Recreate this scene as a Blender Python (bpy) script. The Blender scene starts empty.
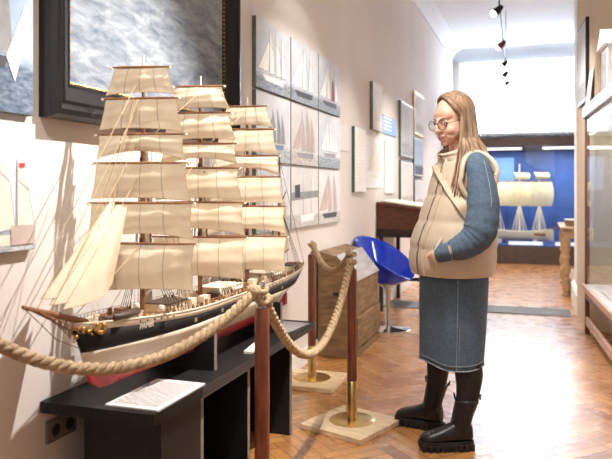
import bpy, bmesh, math, random
from mathutils import Vector, Matrix, Euler
PI = math.pi
R = math.radians
random.seed(7)
S = bpy.context.scene
COL = S.collection

# ------------------------------------------------------------------ camera
TH = R(18.7)
CT, ST = math.cos(TH), math.sin(TH)
F, VX, VY, H = 690.0, 306.0, 190.0, 1.25
WALL = -1.6
cam_d = bpy.data.cameras.new('camera')
cam = bpy.data.objects.new('camera', cam_d)
COL.objects.link(cam)
cam.location = (0, 0, H)
cam.rotation_euler = (PI/2, 0, TH)
cam_d.sensor_width = 36
cam_d.lens = F/612*36
cam_d.shift_y = -39.5/612
cam_d.clip_start = .05
cam_d.dof.use_dof = True
cam_d.dof.focus_distance = 3.3
cam_d.dof.aperture_fstop = 3.2
S.camera = cam
S.view_settings.view_transform = 'Standard'
S.view_settings.look = 'None'
S.view_settings.gamma = 1
S.view_settings.exposure = 0.0

def onx(u, v, X):
    """point of the plane x = X that is seen at (u, v)"""
    k = (u-VX)/F
    d = X/(k*CT-ST)
    return Vector((X, d*(CT+k*ST), H+(VY-v)/F*d))
def cs(r, d, z=0):
    """camera right / depth -> world"""
    return Vector((r*CT-d*ST, r*ST+d*CT, z))

# ------------------------------------------------------------------ materials
def lin(c):
    return tuple(((x/255)/12.92 if x/255 <= .04045 else ((x/255+.055)/1.055)**2.4) for x in c)
class NT:
    def __init__(s, m):
        s.t = m.node_tree
        s.n = s.t.nodes
        s.l = s.t.links
    def add(s, kind, **kw):
        n = s.n.new(kind)
        for k, v in kw.items():
            if k.startswith('i_'):
                n.inputs[k[2:].replace('_', ' ')].default_value = v
            else:
                setattr(n, k, v)
        return n
    def link(s, a, b):
        s.l.new(a, b)
def ramp(nt, fac, stops):
    r = nt.add('ShaderNodeValToRGB')
    e = r.color_ramp.elements
    while len(e) < len(stops):
        e.new(.5)
    for el, (p, c) in zip(e, stops):
        el.position = p
        el.color = (*c, 1)
    nt.link(fac, r.inputs['Fac'])
    return r.outputs['Color']
M = {}
def mat(name, c, rough=.6, metal=0, var=.06, scale=12, bump=0, bscale=60, stretch=None, spec=.5, coat=0, trans=0, sheen=0, raw=False):
    m = bpy.data.materials.new(name)
    m.use_nodes = True
    nt = NT(m)
    b = nt.n['Principled BSDF']
    base = lin(c)
    tc = nt.add('ShaderNodeTexCoord')
    src = tc.outputs['Object']
    if stretch:
        mp = nt.add('ShaderNodeMapping')
        mp.inputs['Scale'].default_value = stretch
        nt.link(src, mp.inputs['Vector'])
        src = mp.outputs['Vector']
    if var:
        n = nt.add('ShaderNodeTexNoise')
        n.inputs['Scale'].default_value = scale
        n.inputs['Detail'].default_value = 4
        nt.link(src, n.inputs['Vector'])
        lo = tuple(x*(1-var*2.2) for x in base)
        hi = tuple(min(1, x*(1+var*2.2)) for x in base)
        nt.link(ramp(nt, n.outputs['Fac'], [(.3, lo), (.7, hi)]), b.inputs['Base Color'])
    else:
        b.inputs['Base Color'].default_value = (*base, 1)
    b.inputs['Roughness'].default_value = rough
    b.inputs['Metallic'].default_value = metal
    b.inputs['Specular IOR Level'].default_value = spec
    b.inputs['Coat Weight'].default_value = coat
    b.inputs['Transmission Weight'].default_value = trans
    if sheen:
        b.inputs['Sheen Weight'].default_value = sheen
    if bump:
        n2 = nt.add('ShaderNodeTexNoise')
        n2.inputs['Scale'].default_value = bscale
        n2.inputs['Detail'].default_value = 3
        nt.link(src, n2.inputs['Vector'])
        bp = nt.add('ShaderNodeBump')
        bp.inputs['Strength'].default_value = bump
        bp.inputs['Distance'].default_value = .01
        nt.link(n2.outputs['Fac'], bp.inputs['Height'])
        nt.link(bp.outputs['Normal'], b.inputs['Normal'])
    M[name] = m
    return m
mat('wall_paint', (222, 213, 206), .85, var=.015, scale=1.5, bump=.02, bscale=90)
mat('tan_paint', (212, 194, 170), .85, var=.02, scale=2)
mat('white_paint', (238, 236, 234), .55, var=.01)
mat('ceiling_paint', (234, 238, 244), .9, var=.01)
mat('oak_frame', (96, 58, 38), .4, var=.2, scale=8, stretch=(6, 6, 1))
mat('case_top', (214, 220, 230), .35, var=.02)
mat('rail_pale', (196, 160, 140), .4, var=.08)
mat('post_wood', (116, 61, 39), .32, var=.22, scale=9, stretch=(5, 5, .7), coat=.3)
mat('brass', (218, 186, 124), .3, 1, var=.03)
mat('chrome', (215, 215, 215), .12, 1, var=0)
mat('pine', (228, 202, 164), .5, var=.12, scale=7, stretch=(1, 9, 3))
mat('rope', (178, 152, 118), .85, var=.16, scale=70, bump=.5, bscale=220)
mat('black_board', (26, 25, 25), .5, var=.12, scale=40, bump=.03, bscale=300, spec=.3)
mat('board_edge', (138, 126, 116), .6, var=.1, scale=60)
mat('top_edge', (58, 54, 54), .5, var=.1, scale=60)
mat('paper', (224, 219, 216), .7, var=.01)
mat('ink', (84, 80, 80), .8, var=0)
mat('cream_card', (236, 226, 204), .6, var=.02)
mat('grey_paper', (150, 148, 148), .35, var=.1, scale=20)
mat('hull_black', (19, 17, 17), .5, var=.15, scale=14, spec=.3)
mat('hull_white', (226, 212, 190), .45, var=.05)
mat('hull_red', (176, 36, 40), .42, var=.08)
mat('bulwark', (230, 216, 190), .5, var=.05)
mat('deck_wood', (150, 110, 70), .6, var=.15, scale=20, stretch=(9, 1, 1))
mat('spar', (142, 96, 60), .5, var=.15, scale=20)
mat('spar_pale', (236, 226, 208), .5, var=.03)
mat('rig', (196, 170, 132), .8, var=0)
mat('rig_dark', (66, 50, 38), .8, var=0)
mat('cabin', (226, 212, 184), .5, var=.06, scale=30)
mat('cabin_dark', (60, 44, 34), .5, var=.2, scale=30)
mat('gold', (196, 150, 72), .35, .8, var=.15, scale=40)
mat('frame_black', (13, 13, 16), .28, var=.05)
mat('print_edge', (120, 124, 118), .5, var=.05)
mat('green_edge', (70, 98, 84), .3, var=.05)
mat('old_wood', (128, 100, 66), .6, var=.2, scale=6, stretch=(1, 1, 6), bump=.05)
mat('old_wood_pale', (146, 128, 110), .45, var=.14, scale=6, stretch=(6, 1, 1))
mat('dark_wood', (92, 52, 34), .4, var=.2, scale=6, stretch=(2, 6, 6))
mat('darker_wood', (44, 28, 22), .45, var=.2, scale=8)
mat('table_wood', (172, 140, 104), .5, var=.15, scale=8)
mat('grate', (140, 141, 144), .6, var=.1, scale=60)
mat('grate_gap', (40, 41, 44), .7, var=0)
mat('case_plinth', (72, 58, 50), .6, var=.1)
mat('socket', (118, 110, 98), .4, var=.04)
mat('socket_dark', (44, 40, 36), .5, var=0)
mat('skin', (236, 192, 170), .5, var=.03, scale=14, spec=.35)
mat('lip', (198, 134, 122), .45, var=0)
mat('eye_white', (220, 212, 205), .3, var=0)
mat('eye_dark', (58, 42, 34), .3, var=0)
mat('brow', (122, 88, 62), .8, var=0)
mat('hair', (156, 128, 102), .45, var=.26, scale=26, stretch=(3, 3, .25), spec=.4)
mat('vest', (207, 190, 169), .62, var=.02, bump=.12, bscale=30, sheen=.1)
mat('vest_dark', (120, 98, 76), .7, var=.03)
mat('strap', (196, 178, 152), .55, var=.02)
mat('denim', (84, 104, 125), .85, var=.09, scale=70, bump=.1, bscale=260)
mat('denim_pale', (150, 164, 178), .8, var=.15, scale=80)
mat('tights', (34, 30, 33), .7, var=.2, scale=60)
mat('boot', (30, 29, 30), .38, var=.1, scale=20, bump=.1, bscale=40)
mat('sole', (24, 23, 24), .6, var=.1)
mat('glasses', (92, 58, 66), .3, .3, var=0)
mat('blue_wall', (42, 76, 140), .6, var=.2, scale=2)
mat('sail_pale', (230, 216, 180), .8, var=.04)
mat('lamp_black', (40, 40, 44), .4, .5, var=0)
mat('lamp_red', (120, 40, 50), .4, var=0)
mat('sign_blue', (104, 144, 200), .5, var=.03)
mat('mat_board', (240, 238, 236), .7, var=.01)

def glass(name, c=(1, 1, 1), rough=0.0, alpha_tr=.9, refl=1.0):
    """thin pane: clear transmission with a fresnel reflection"""
    m = bpy.data.materials.new(name)
    m.use_nodes = True
    nt = NT(m)
    nt.n.remove(nt.n['Principled BSDF'])
    out = nt.n['Material Output']
    tr = nt.add('ShaderNodeBsdfTransparent')
    tr.inputs['Color'].default_value = (*c, 1)
    gl = nt.add('ShaderNodeBsdfGlossy')
    gl.inputs['Roughness'].default_value = rough
    fr = nt.add('ShaderNodeFresnel')
    fr.inputs['IOR'].default_value = 1.45
    mx = nt.add('ShaderNodeMixShader')
    if refl != 1:
        mu = nt.add('ShaderNodeMath', operation='MULTIPLY')
        mu.inputs[1].default_value = refl
        nt.link(fr.outputs[0], mu.inputs[0])
        nt.link(mu.outputs[0], mx.inputs[0])
    else:
        nt.link(fr.outputs[0], mx.inputs[0])
    nt.link(tr.outputs[0], mx.inputs[1])
    nt.link(gl.outputs[0], mx.inputs[2])
    nt.link(mx.outputs[0], out.inputs['Surface'])
    M[name] = m
glass('glass', (.97, .985, .98), .0, refl=.55)
glass('lens', (.98, .97, .97), .0)
# deep blue see-through plastic
m = mat('blue_plastic', (18, 66, 214), .08, var=0, trans=.35, coat=.6)
m.node_tree.nodes['Principled BSDF'].inputs['IOR'].default_value = 1.3

def sailcloth():
    m = bpy.data.materials.new('sailcloth')
    m.use_nodes = True
    nt = NT(m)
    nt.n.remove(nt.n['Principled BSDF'])
    out = nt.n['Material Output']
    tc = nt.add('ShaderNodeTexCoord')
    n = nt.add('ShaderNodeTexNoise')
    n.inputs['Scale'].default_value = 9
    n.inputs['Detail'].default_value = 6
    nt.link(tc.outputs['Object'], n.inputs['Vector'])
    col = ramp(nt, n.outputs['Fac'], [(.3, lin((228, 209, 180))), (.7, lin((242, 227, 202)))])
    w = nt.add('ShaderNodeTexNoise')
    w.inputs['Scale'].default_value = 26
    w.inputs['Detail'].default_value = 5
    nt.link(tc.outputs['Object'], w.inputs['Vector'])
    bp = nt.add('ShaderNodeBump')
    bp.inputs['Strength'].default_value = .35
    bp.inputs['Distance'].default_value = .006
    nt.link(w.outputs['Fac'], bp.inputs['Height'])
    di = nt.add('ShaderNodeBsdfDiffuse')
    tl = nt.add('ShaderNodeBsdfTranslucent')
    for x in (di, tl):
        nt.link(col, x.inputs['Color'])
        nt.link(bp.outputs['Normal'], x.inputs['Normal'])
    mx = nt.add('ShaderNodeMixShader')
    mx.inputs[0].default_value = .18
    nt.link(di.outputs[0], mx.inputs[1])
    nt.link(tl.outputs[0], mx.inputs[2])
    nt.link(mx.outputs[0], out.inputs['Surface'])
    M['sailcloth'] = m
sailcloth()

def blind_mat():
    m = bpy.data.materials.new('blind_cloth')
    m.use_nodes = True
    nt = NT(m)
    nt.n.remove(nt.n['Principled BSDF'])
    out = nt.n['Material Output']
    di = nt.add('ShaderNodeBsdfDiffuse')
    di.inputs['Color'].default_value = (*lin((236, 240, 246)), 1)
    tl = nt.add('ShaderNodeBsdfTranslucent')
    tl.inputs['Color'].default_value = (*lin((236, 242, 250)), 1)
    mx = nt.add('ShaderNodeMixShader')
    mx.inputs[0].default_value = .6
    nt.link(di.outputs[0], mx.inputs[1])
    nt.link(tl.outputs[0], mx.inputs[2])
    nt.link(mx.outputs[0], out.inputs['Surface'])
    M['blind_cloth'] = m
blind_mat()

def emit(name, c, s):
    m = bpy.data.materials.new(name)
    m.use_nodes = True
    nt = NT(m)
    nt.n.remove(nt.n['Principled BSDF'])
    e = nt.add('ShaderNodeEmission')
    e.inputs['Color'].default_value = (*lin(c), 1)
    e.inputs['Strength'].default_value = s
    nt.link(e.outputs[0], nt.n['Material Output'].inputs['Surface'])
    M[name] = m
emit('lamp_glow', (255, 246, 230), 14)
emit('tube_glow', (255, 250, 240), 2.2)

def floor_mat():
    m = bpy.data.materials.new('parquet')
    m.use_nodes = True
    nt = NT(m)
    b = nt.n['Principled BSDF']
    at = nt.add('ShaderNodeAttribute')
    at.attribute_name = 'tone'
    uv = nt.add('ShaderNodeAttribute')
    uv.attribute_name = 'grain'
    n = nt.add('ShaderNodeTexNoise')
    n.inputs['Scale'].default_value = 1
    n.inputs['Detail'].default_value = 5
    nt.link(uv.outputs['Vector'], n.inputs['Vector'])
    ad = nt.add('ShaderNodeMath', operation='MULTIPLY_ADD')
    ad.inputs[1].default_value = .55
    nt.link(n.outputs['Fac'], ad.inputs[0])
    sc = nt.add('ShaderNodeMath', operation='MULTIPLY')
    sc.inputs[1].default_value = .34
    nt.link(at.outputs['Fac'], sc.inputs[0])
    nt.link(sc.outputs[0], ad.inputs[2])
    col = ramp(nt, ad.outputs[0], [(.05, lin((138, 84, 44))), (.45, lin((196, 136, 76))), (.9, lin((216, 164, 102)))])
    nt.link(col, b.inputs['Base Color'])
    n2 = nt.add('ShaderNodeTexNoise')
    n2.inputs['Scale'].default_value = 7
    tc = nt.add('ShaderNodeTexCoord')
    nt.link(tc.outputs['Object'], n2.inputs['Vector'])
    mr = nt.add('ShaderNodeMapRange')
    mr.inputs['To Min'].default_value = .2
    mr.inputs['To Max'].default_value = .36
    nt.link(n2.outputs['Fac'], mr.inputs['Value'])
    nt.link(mr.outputs[0], b.inputs['Roughness'])
    b.inputs['Specular IOR Level'].default_value = .9
    b.inputs['Coat Weight'].default_value = .65
    b.inputs['Coat Roughness'].default_value = .3
    b.inputs['Coat IOR'].default_value = 1.85
    bp = nt.add('ShaderNodeBump')
    bp.inputs['Strength'].default_value = .06
    bp.inputs['Distance'].default_value = .01
    n3 = nt.add('ShaderNodeTexNoise')
    n3.inputs['Scale'].default_value = 9
    nt.link(tc.outputs['Object'], n3.inputs['Vector'])
    nt.link(n3.outputs['Fac'], bp.inputs['Height'])
    nt.link(bp.outputs['Normal'], b.inputs['Normal'])
    M['parquet'] = m
floor_mat()
mat('floor_gap', (70, 42, 24), .7, var=0)

def sea_picture(name, sky_hi, sky_lo, sea_lo, sea_hi, horizon, blend=.04, wave=40, storm=False):
    """picture of sky over sea; uses the picture's own generated coordinates"""
    m = bpy.data.materials.new(name)
    m.use_nodes = True
    nt = NT(m)
    b = nt.n['Principled BSDF']
    tc = nt.add('ShaderNodeTexCoord')
    sp = nt.add('ShaderNodeSeparateXYZ')
    nt.link(tc.outputs['Generated'], sp.inputs[0])
    z = sp.outputs['Z']
    mp = nt.add('ShaderNodeMapping')
    mp.inputs['Scale'].default_value = (1, .35, 1) if not storm else (1, 1.3, 3.6)
    if storm:
        mp.inputs['Rotation'].default_value = (R(-17), 0, 0)
    nt.link(tc.outputs['Generated'], mp.inputs[0])
    n = nt.add('ShaderNodeTexNoise')
    n.inputs['Scale'].default_value = 6.5 if storm else wave
    n.inputs['Detail'].default_value = 9
    n.inputs['Roughness'].default_value = .62
    n.inputs['Distortion'].default_value = .45 if storm else .3
    nt.link(mp.outputs[0], n.inputs['Vector'])
    sea = ramp(nt, n.outputs['Fac'], [(.34, sea_lo), (.52, tuple((a+c)/2 for a, c in zip(sea_lo, sea_hi))), (.66, sea_hi)])
    c = nt.add('ShaderNodeTexNoise')
    c.inputs['Scale'].default_value = 3
    c.inputs['Detail'].default_value = 5
    nt.link(tc.outputs['Generated'], c.inputs['Vector'])
    sky = ramp(nt, c.outputs['Fac'], [(.35, sky_lo), (.65, sky_hi)])
    h = nt.add('ShaderNodeMath', operation='MULTIPLY_ADD')
    h.inputs[1].default_value = .5 if storm else .04
    nt.link(n.outputs['Fac'], h.inputs[0])
    nt.link(z, h.inputs[2])
    mr = nt.add('ShaderNodeMapRange')
    off = .25 if storm else .02
    mr.inputs['From Min'].default_value = horizon+off-blend
    mr.inputs['From Max'].default_value = horizon+off+blend
    nt.link(h.outputs[0], mr.inputs['Value'])
    mx = nt.add('ShaderNodeMix', data_type='RGBA')
    nt.link(mr.outputs[0], mx.inputs['Factor'])
    nt.link(sea, mx.inputs[6])
    nt.link(sky, mx.inputs[7])
    nt.link(mx.outputs[2], b.inputs['Base Color'])
    b.inputs['Roughness'].default_value = .75
    b.inputs['Specular IOR Level'].default_value = .15
    M[name] = m
sea_picture('storm_sea', lin((184, 188, 192)), lin((154, 162, 170)), lin((100, 110, 122)), lin((164, 169, 174)), .52, .2, storm=True)
sea_picture('sea_pale', lin((222, 226, 231)), lin((206, 213, 221)), lin((120, 132, 146)), lin((190, 198, 206)), .2)
sea_picture('sea_fog', lin((226, 228, 230)), lin((212, 216, 221)), lin((150, 156, 160)), lin((214, 216, 218)), .22)
sea_picture('sea_blue', lin((190, 206, 224)), lin((168, 188, 212)), lin((78, 94, 116)), lin((140, 152, 168)), .26)
sea_picture('sea_mist', lin((230, 228, 226)), lin((216, 214, 213)), lin((176, 172, 168)), lin((222, 218, 214)), .2)
mat('p_white', (246, 244, 240), .6, var=.03)
mat('p_grey', (150, 150, 152), .6, var=.1)
mat('p_dark', (74, 76, 82), .6, var=.1)
mat('p_shade', (170, 172, 176), .6, var=.05)
mat('p_red', (158, 92, 92), .6, var=.1)
mat('p_rose', (196, 176, 168), .6, var=.06)
mat('p_cream', (232, 222, 206), .6, var=.04)
mat('p_blue', (120, 142, 178), .6, var=.08)
mat('p_flag', (196, 70, 70), .6, var=0)

# ------------------------------------------------------------------ mesh builder
class MB:
    def __init__(s):
        s.v, s.f, s.m = [], [], []
        s.mi = 0
    def mat(s, i):
        s.mi = i
        return s
    def add(s, vs, fs):
        o = len(s.v)
        s.v += [tuple(x) for x in vs]
        s.f += [tuple(o+i for i in f) for f in fs]
        s.m += [s.mi]*len(fs)
        return s
    def box(s, c, d, rot=None):
        x, y, z = (k/2 for k in d)
        vs = [Vector((a*x, b*y, e*z)) for a in (-1, 1) for b in (-1, 1) for e in (-1, 1)]
        if rot is not None:
            vs = [rot @ q for q in vs]
        c = Vector(c)
        return s.add([q+c for q in vs], [(0, 1, 3, 2), (4, 6, 7, 5), (0, 4, 5, 1), (2, 3, 7, 6), (0, 2, 6, 4), (1, 5, 7, 3)])
    def span(s, a, b):
        return s.box([(p+q)/2 for p, q in zip(a, b)], [abs(q-p) for p, q in zip(a, b)])
    def loft(s, rings, cap=True, closed=True):
        n = len(rings[0])
        vs = [p for r in rings for p in r]
        fs = []
        for i in range(len(rings)-1):
            for j in range(n if closed else n-1):
                k = (j+1) % n
                fs.append((i*n+j, i*n+k, (i+1)*n+k, (i+1)*n+j))
        if cap and closed:
            fs.append(tuple(reversed(range(n))))
            fs.append(tuple((len(rings)-1)*n+j for j in range(n)))
        return s.add(vs, fs)
    def tube(s, path, r, seg=8, cap=True):
        path = [Vector(p) for p in path]
        if not hasattr(r, '__len__'):
            r = [r]*len(path)
        rings = []
        t0 = (path[1]-path[0]).normalized()
        nrm = t0.orthogonal().normalized()
        for i, p in enumerate(path):
            a = path[max(i-1, 0)]
            b = path[min(i+1, len(path)-1)]
            t = (b-a).normalized() if (b-a).length > 1e-9 else t0
            nrm = (nrm-t*nrm.dot(t))
            nrm = nrm.normalized() if nrm.length > 1e-6 else t.orthogonal().normalized()
            bn = t.cross(nrm)
            rings.append([p+(nrm*math.cos(2*PI*j/seg)+bn*math.sin(2*PI*j/seg))*r[i] for j in range(seg)])
        return s.loft(rings, cap)
    def lathe(s, prof, c=(0, 0, 0), seg=24):
        c = Vector(c)
        rings = [[c+Vector((r*math.cos(2*PI*j/seg), r*math.sin(2*PI*j/seg), z)) for j in range(seg)] for r, z in prof]
        return s.loft(rings, True)
    def ell(s, c, r, rot=None, nu=16, nv=10):
        c = Vector(c)
        if not hasattr(r, '__len__'):
            r = (r, r, r)
        rings = []
        for i in range(nv+1):
            a = -PI/2+PI*i/nv
            ca = max(math.cos(a), .02)
            rg = []
            for j in range(nu):
                p = Vector((r[0]*ca*math.cos(2*PI*j/nu), r[1]*ca*math.sin(2*PI*j/nu), r[2]*math.sin(a)))
                rg.append(c+(rot @ p if rot is not None else p))
            rings.append(rg)
        return s.loft(rings, True)
    def grid(s, nu, nv, fn):
        vs = [fn(i/nu, j/nv) for j in range(nv+1) for i in range(nu+1)]
        fs = [(j*(nu+1)+i, j*(nu+1)+i+1, (j+1)*(nu+1)+i+1, (j+1)*(nu+1)+i) for j in range(nv) for i in range(nu)]
        return s.add(vs, fs)
    def prism(s, pts, off):
        """closed outline extruded by a vector"""
        off = Vector(off)
        pts = [Vector(p) for p in pts]
        n = len(pts)
        return s.add(pts+[p+off for p in pts], [tuple(reversed(range(n))), tuple(range(n, 2*n))]+[(i, (i+1) % n, n+(i+1) % n, n+i) for i in range(n)])
    def poly(s, pts):
        return s.add(pts, [tuple(range(len(pts)))])
    def build(s, name, mats, parent=None, smooth=40, bevel=0, solid=0, subsurf=0, fixn=True):
        me = bpy.data.meshes.new(name)
        me.from_pydata(s.v, [], s.f)
        if not isinstance(mats, (list, tuple)):
            mats = [mats]
        for x in mats:
            me.materials.append(M[x])
        for p, i in zip(me.polygons, s.m):
            p.material_index = i
        if fixn:
            bm = bmesh.new()
            bm.from_mesh(me)
            bmesh.ops.recalc_face_normals(bm, faces=bm.faces)
            bm.to_mesh(me)
            bm.free()
        if smooth:
            for p in me.polygons:
                p.use_smooth = True
            me.set_sharp_from_angle(angle=R(smooth))
        o = bpy.data.objects.new(name, me)
        COL.objects.link(o)
        if parent:
            o.parent = parent
        if solid:
            q = o.modifiers.new('thick', 'SOLIDIFY')
            q.thickness = solid
            q.offset = 0
        if bevel:
            q = o.modifiers.new('edge', 'BEVEL')
            q.width = bevel
            q.segments = 2
            q.limit_method = 'ANGLE'
        if subsurf:
            q = o.modifiers.new('sub', 'SUBSURF')
            q.levels = q.render_levels = subsurf
        return o
def thing(name, label, cat, loc=(0, 0, 0), rz=0, group=None):
    o = bpy.data.objects.new(name, None)
    o.empty_display_size = .1
    COL.objects.link(o)
    o.location = loc
    o.rotation_euler = (0, 0, rz)
    return tag(o, label, cat, group)
def tag(o, label, cat, group=None):
    o['label'] = label
    o['category'] = cat
    if group:
        o['group'] = group
    return o
def struct(name, mb, mats, **kw):
    o = mb.build(name, mats, **kw)
    o['kind'] = 'structure'
    return o
def kids(o):
    return [c for c in COL.objects if c.parent == o]
def copy_tree(o, parent=None):
    c = o.copy()
    COL.objects.link(c)
    if parent:
        c.parent = parent
    for k in kids(o):
        copy_tree(k, c)
    return c
def crv(pts, n):
    """Catmull-Rom through points"""
    pts = [Vector(p) for p in pts]
    q = [pts[0]*2-pts[1]]+pts+[pts[-1]*2-pts[-2]]
    out = []
    for i in range(1, len(q)-2):
        for k in range(n):
            t = k/n
            a, b, c, d = q[i-1], q[i], q[i+1], q[i+2]
            out.append(.5*((2*b)+(c-a)*t+(2*a-5*b+4*c-d)*t*t+(3*b-a-3*c+d)*t**3))
    out.append(pts[-1])
    return out

# ================================================================== SETTING
CEIL = 3.95
YB = 13.66       # back wall
XR = 1.35        # right wall behind the case
# parquet: herringbone planks, every plank its own faces with its own tone
def parquet():
    L, Wd, g = .36, .07, .0014
    mb = MB()
    tone, grain = [], []
    c45 = math.sqrt(.5)
    def plank(x0, y0, x1, y1):
        pts = []
        for (x, y) in ((x0+g, y0+g), (x1-g, y0+g), (x1-g, y1-g), (x0+g, y1-g)):
            pts.append(((x-y)*c45+.08, (x+y)*c45+.1))
        cx = sum(p[0] for p in pts)/4
        cy = sum(p[1] for p in pts)/4
        if not (-1.9 < cx < XR+.3 and -2.8 < cy < YB+.2):
            return
        mb.add([(p[0], p[1], 0) for p in pts], [(0, 1, 2, 3)])
        tone.append(random.random()**1.3 if random.random() > .07 else -.5)
        ox, oy = random.uniform(0, 90), random.uniform(0, 90)
        long_x = (x1-x0) > (y1-y0)
        for (x, y) in ((0, 0), (1, 0), (1, 1), (0, 1)):
            a, b = (x, y) if long_x else (y, x)
            grain.append((ox+a*1.6, oy+b*2.4, 0))
    for i in range(-160, 330):
        for j in range(-12, 14):
            ox, oy = i*Wd+j*L, i*Wd-j*L
            plank(ox, oy, ox+L, oy+Wd)
            plank(ox, oy+Wd, ox+Wd, oy+Wd+L)
    o = mb.build('floor', ['parquet', 'floor_gap'], smooth=0, fixn=False)
    me = o.data
    n_pl = len(tone)
    bm = bmesh.new()
    bm.from_mesh(me)
    # sub floor under the planks
    vs = [bm.verts.new(p) for p in ((-1.9, -2.8, -.0015), (XR+.3, -2.8, -.0015), (XR+.3, YB+.2, -.0015), (-1.9, YB+.2, -.0015))]
    f = bm.faces.new(vs)
    f.material_index = 1
    vs = [bm.verts.new(p) for p in ((-1.9, -2.8, -.12), (XR+.3, -2.8, -.12), (XR+.3, YB+.2, -.12), (-1.9, YB+.2, -.12))]
    f = bm.faces.new(vs)
    f.material_index = 1
    bm.to_mesh(me)
    bm.free()
    a = me.attributes.new('tone', 'FLOAT', 'FACE')
    for i in range(len(me.polygons)):
        a.data[i].value = tone[i] if i < n_pl else .3
    gA = me.attributes.new('grain', 'FLOAT_VECTOR', 'CORNER')
    for i in range(len(me.loops)):
        gA.data[i].vector = grain[i] if i < len(grain) else (0, 0, 0)
    o['kind'] = 'structure'
parquet()
struct('wall_left', MB().span((WALL-.15, -2.6, 0), (WALL, YB+.15, CEIL)), 'wall_paint')
struct('ceiling', MB().span((WALL-.15, -2.6, CEIL), (XR+.15, YB+.15, CEIL+.12)), 'ceiling_paint')
# back wall with the window opening
bw = MB()
WX0, WX1, WZ0, WZ1 = -1.42, 1.2, 2.33, 3.72
bw.span((WALL, YB, 0), (XR, YB+.15, WZ0)).span((WALL, YB, WZ1), (XR, YB+.15, CEIL))
bw.span((WALL, YB, WZ0), (WX0, YB+.15, WZ1)).span((WX1, YB, WZ0), (XR, YB+.15, WZ1))
struct('wall_back', bw, 'wall_paint')
struct('wall_right', MB().span((XR, -2.6, 0), (XR+.15, YB+.15, CEIL)), 'wall_paint')
struct('wall_near', MB().span((WALL-.15, -2.75, 0), (XR+.15, -2.6, CEIL)), 'wall_paint')
# pier with the pilaster on the right of the passage (the right side runs at a slight angle)
PA = R(3.8)
PX, PY = .376, 6.52
def pr(x, y, z=0):
    return Vector((PX+x*math.cos(PA)-y*math.sin(PA), PY+x*math.sin(PA)+y*math.cos(PA), z))
def pbox(mb, x0, x1, y0, y1, z0, z1):
    pts = [pr(x0, y0, z0), pr(x1, y0, z0), pr(x1, y1, z0), pr(x0, y1, z0)]
    return mb.prism(pts, (0, 0, z1-z0))
pb = MB()
pbox(pb, .03, .85, .06, .82, 0, CEIL)
pbox(pb, .03, .85, -.6, .06, 2.02, CEIL)
struct('wall_pier', pb, 'tan_paint', smooth=0)
tb = MB()
tb.span((.378, 7.36, 0), (1.2, 8.5, CEIL))
struct('pilaster_column', tb, 'white_paint', smooth=0)
tb = MB()
tb.span((.345, 7.33, 0), (.4, 8.53, .2)).span((.358, 7.345, .2), (.4, 8.515, .22))
struct('baseboard_right', tb, 'white_paint', smooth=0, bevel=.004)
struct('baseboard_left', MB().span((WALL, 4.0, 0), (WALL+.018, 11.9, .12)), 'white_paint', bevel=.004)
# cornices
def cornice(mb, p0, p1, inward):
    prof = [(0, 0), (0, -.2), (.03, -.2), (.035, -.15), (.09, -.07), (.16, -.035), (.17, 0)]
    p0, p1, inward = Vector(p0), Vector(p1), Vector(inward)
    mb.prism([p0+inward*a+Vector((0, 0, b)) for a, b in prof], p1-p0)
c = MB(); cornice(c, (WALL, -2.5, CEIL), (WALL, YB, CEIL), (1, 0, 0))
struct('trim_1', c, 'ceiling_paint', smooth=50)
c = MB(); cornice(c, (WALL+.05, YB, CEIL), (XR, YB, CEIL), (0, -1, 0))
struct('trim_2', c, 'ceiling_paint', smooth=50)
# window: frame, glass; outside daylight comes from the lamp behind
w = MB()
for x in (WX0+.03, (WX0+WX1)/2, WX1-.03):
    w.span((x-.03, YB+.05, WZ0), (x+.03, YB+.11, WZ1))
for z in (WZ0+.03, WZ1-.03):
    w.span((WX0, YB+.05, z-.03), (WX1, YB+.11, z+.03))
wo = struct('window_1', w, 'white_paint')
MB().span((WX0, YB+.078, WZ0), (WX1, YB+.082, WZ1)).build('pane', 'glass', wo)
MB().span((WX0-.05, YB-.1, WZ0-.05), (WX1+.05, YB+.02, WZ0)).build('window_sill', 'white_paint', wo)
# vertical blind
bl = thing('window_blind', 'white pleated vertical blind drawn across the tall bright window above the blue case', 'blind', (0, YB-.06, WZ1))
b = MB()
nfold = 44
b.grid(nfold*6, 4, lambda a, t: Vector((WX0-.04+(WX1-WX0+.08)*a, .022*math.sin(a*nfold*2*PI), -.02-(WZ1-WZ0+.06)*t)))
b.build('curtain', 'blind_cloth', bl, fixn=False)
MB().span((WX0-.06, -.04, -.03), (WX1+.06, .04, .02)).build('head_rail', 'white_paint', bl, bevel=.004)
MB().tube([(.95, -.05, -.02), (.95, -.05, -1.15)], .004, 6).build('pull_cord', 'p_grey', bl)

# floor grating across the hall
gt = thing('floor_grate', 'grey ribbed metal grating set across the parquet floor of the hall', 'grate', (0, 7.47, 0))
g = MB()
g.mat(1).span((-1.58, -.2, 0), (.3, .2, .004))
g.mat(0)
for k in range(94):
    x = -1.57+k*.02
    g.span((x, -.2, .004), (x+.011, .2, .009))
g.build('grille', ['grate', 'grate_gap'], gt, smooth=0)
g = MB()
for y in (-.205, .205):
    g.span((-1.58, y-.008, 0), (.3, y+.008, .01))
g.build('rim', 'grate', gt, smooth=0)

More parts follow.
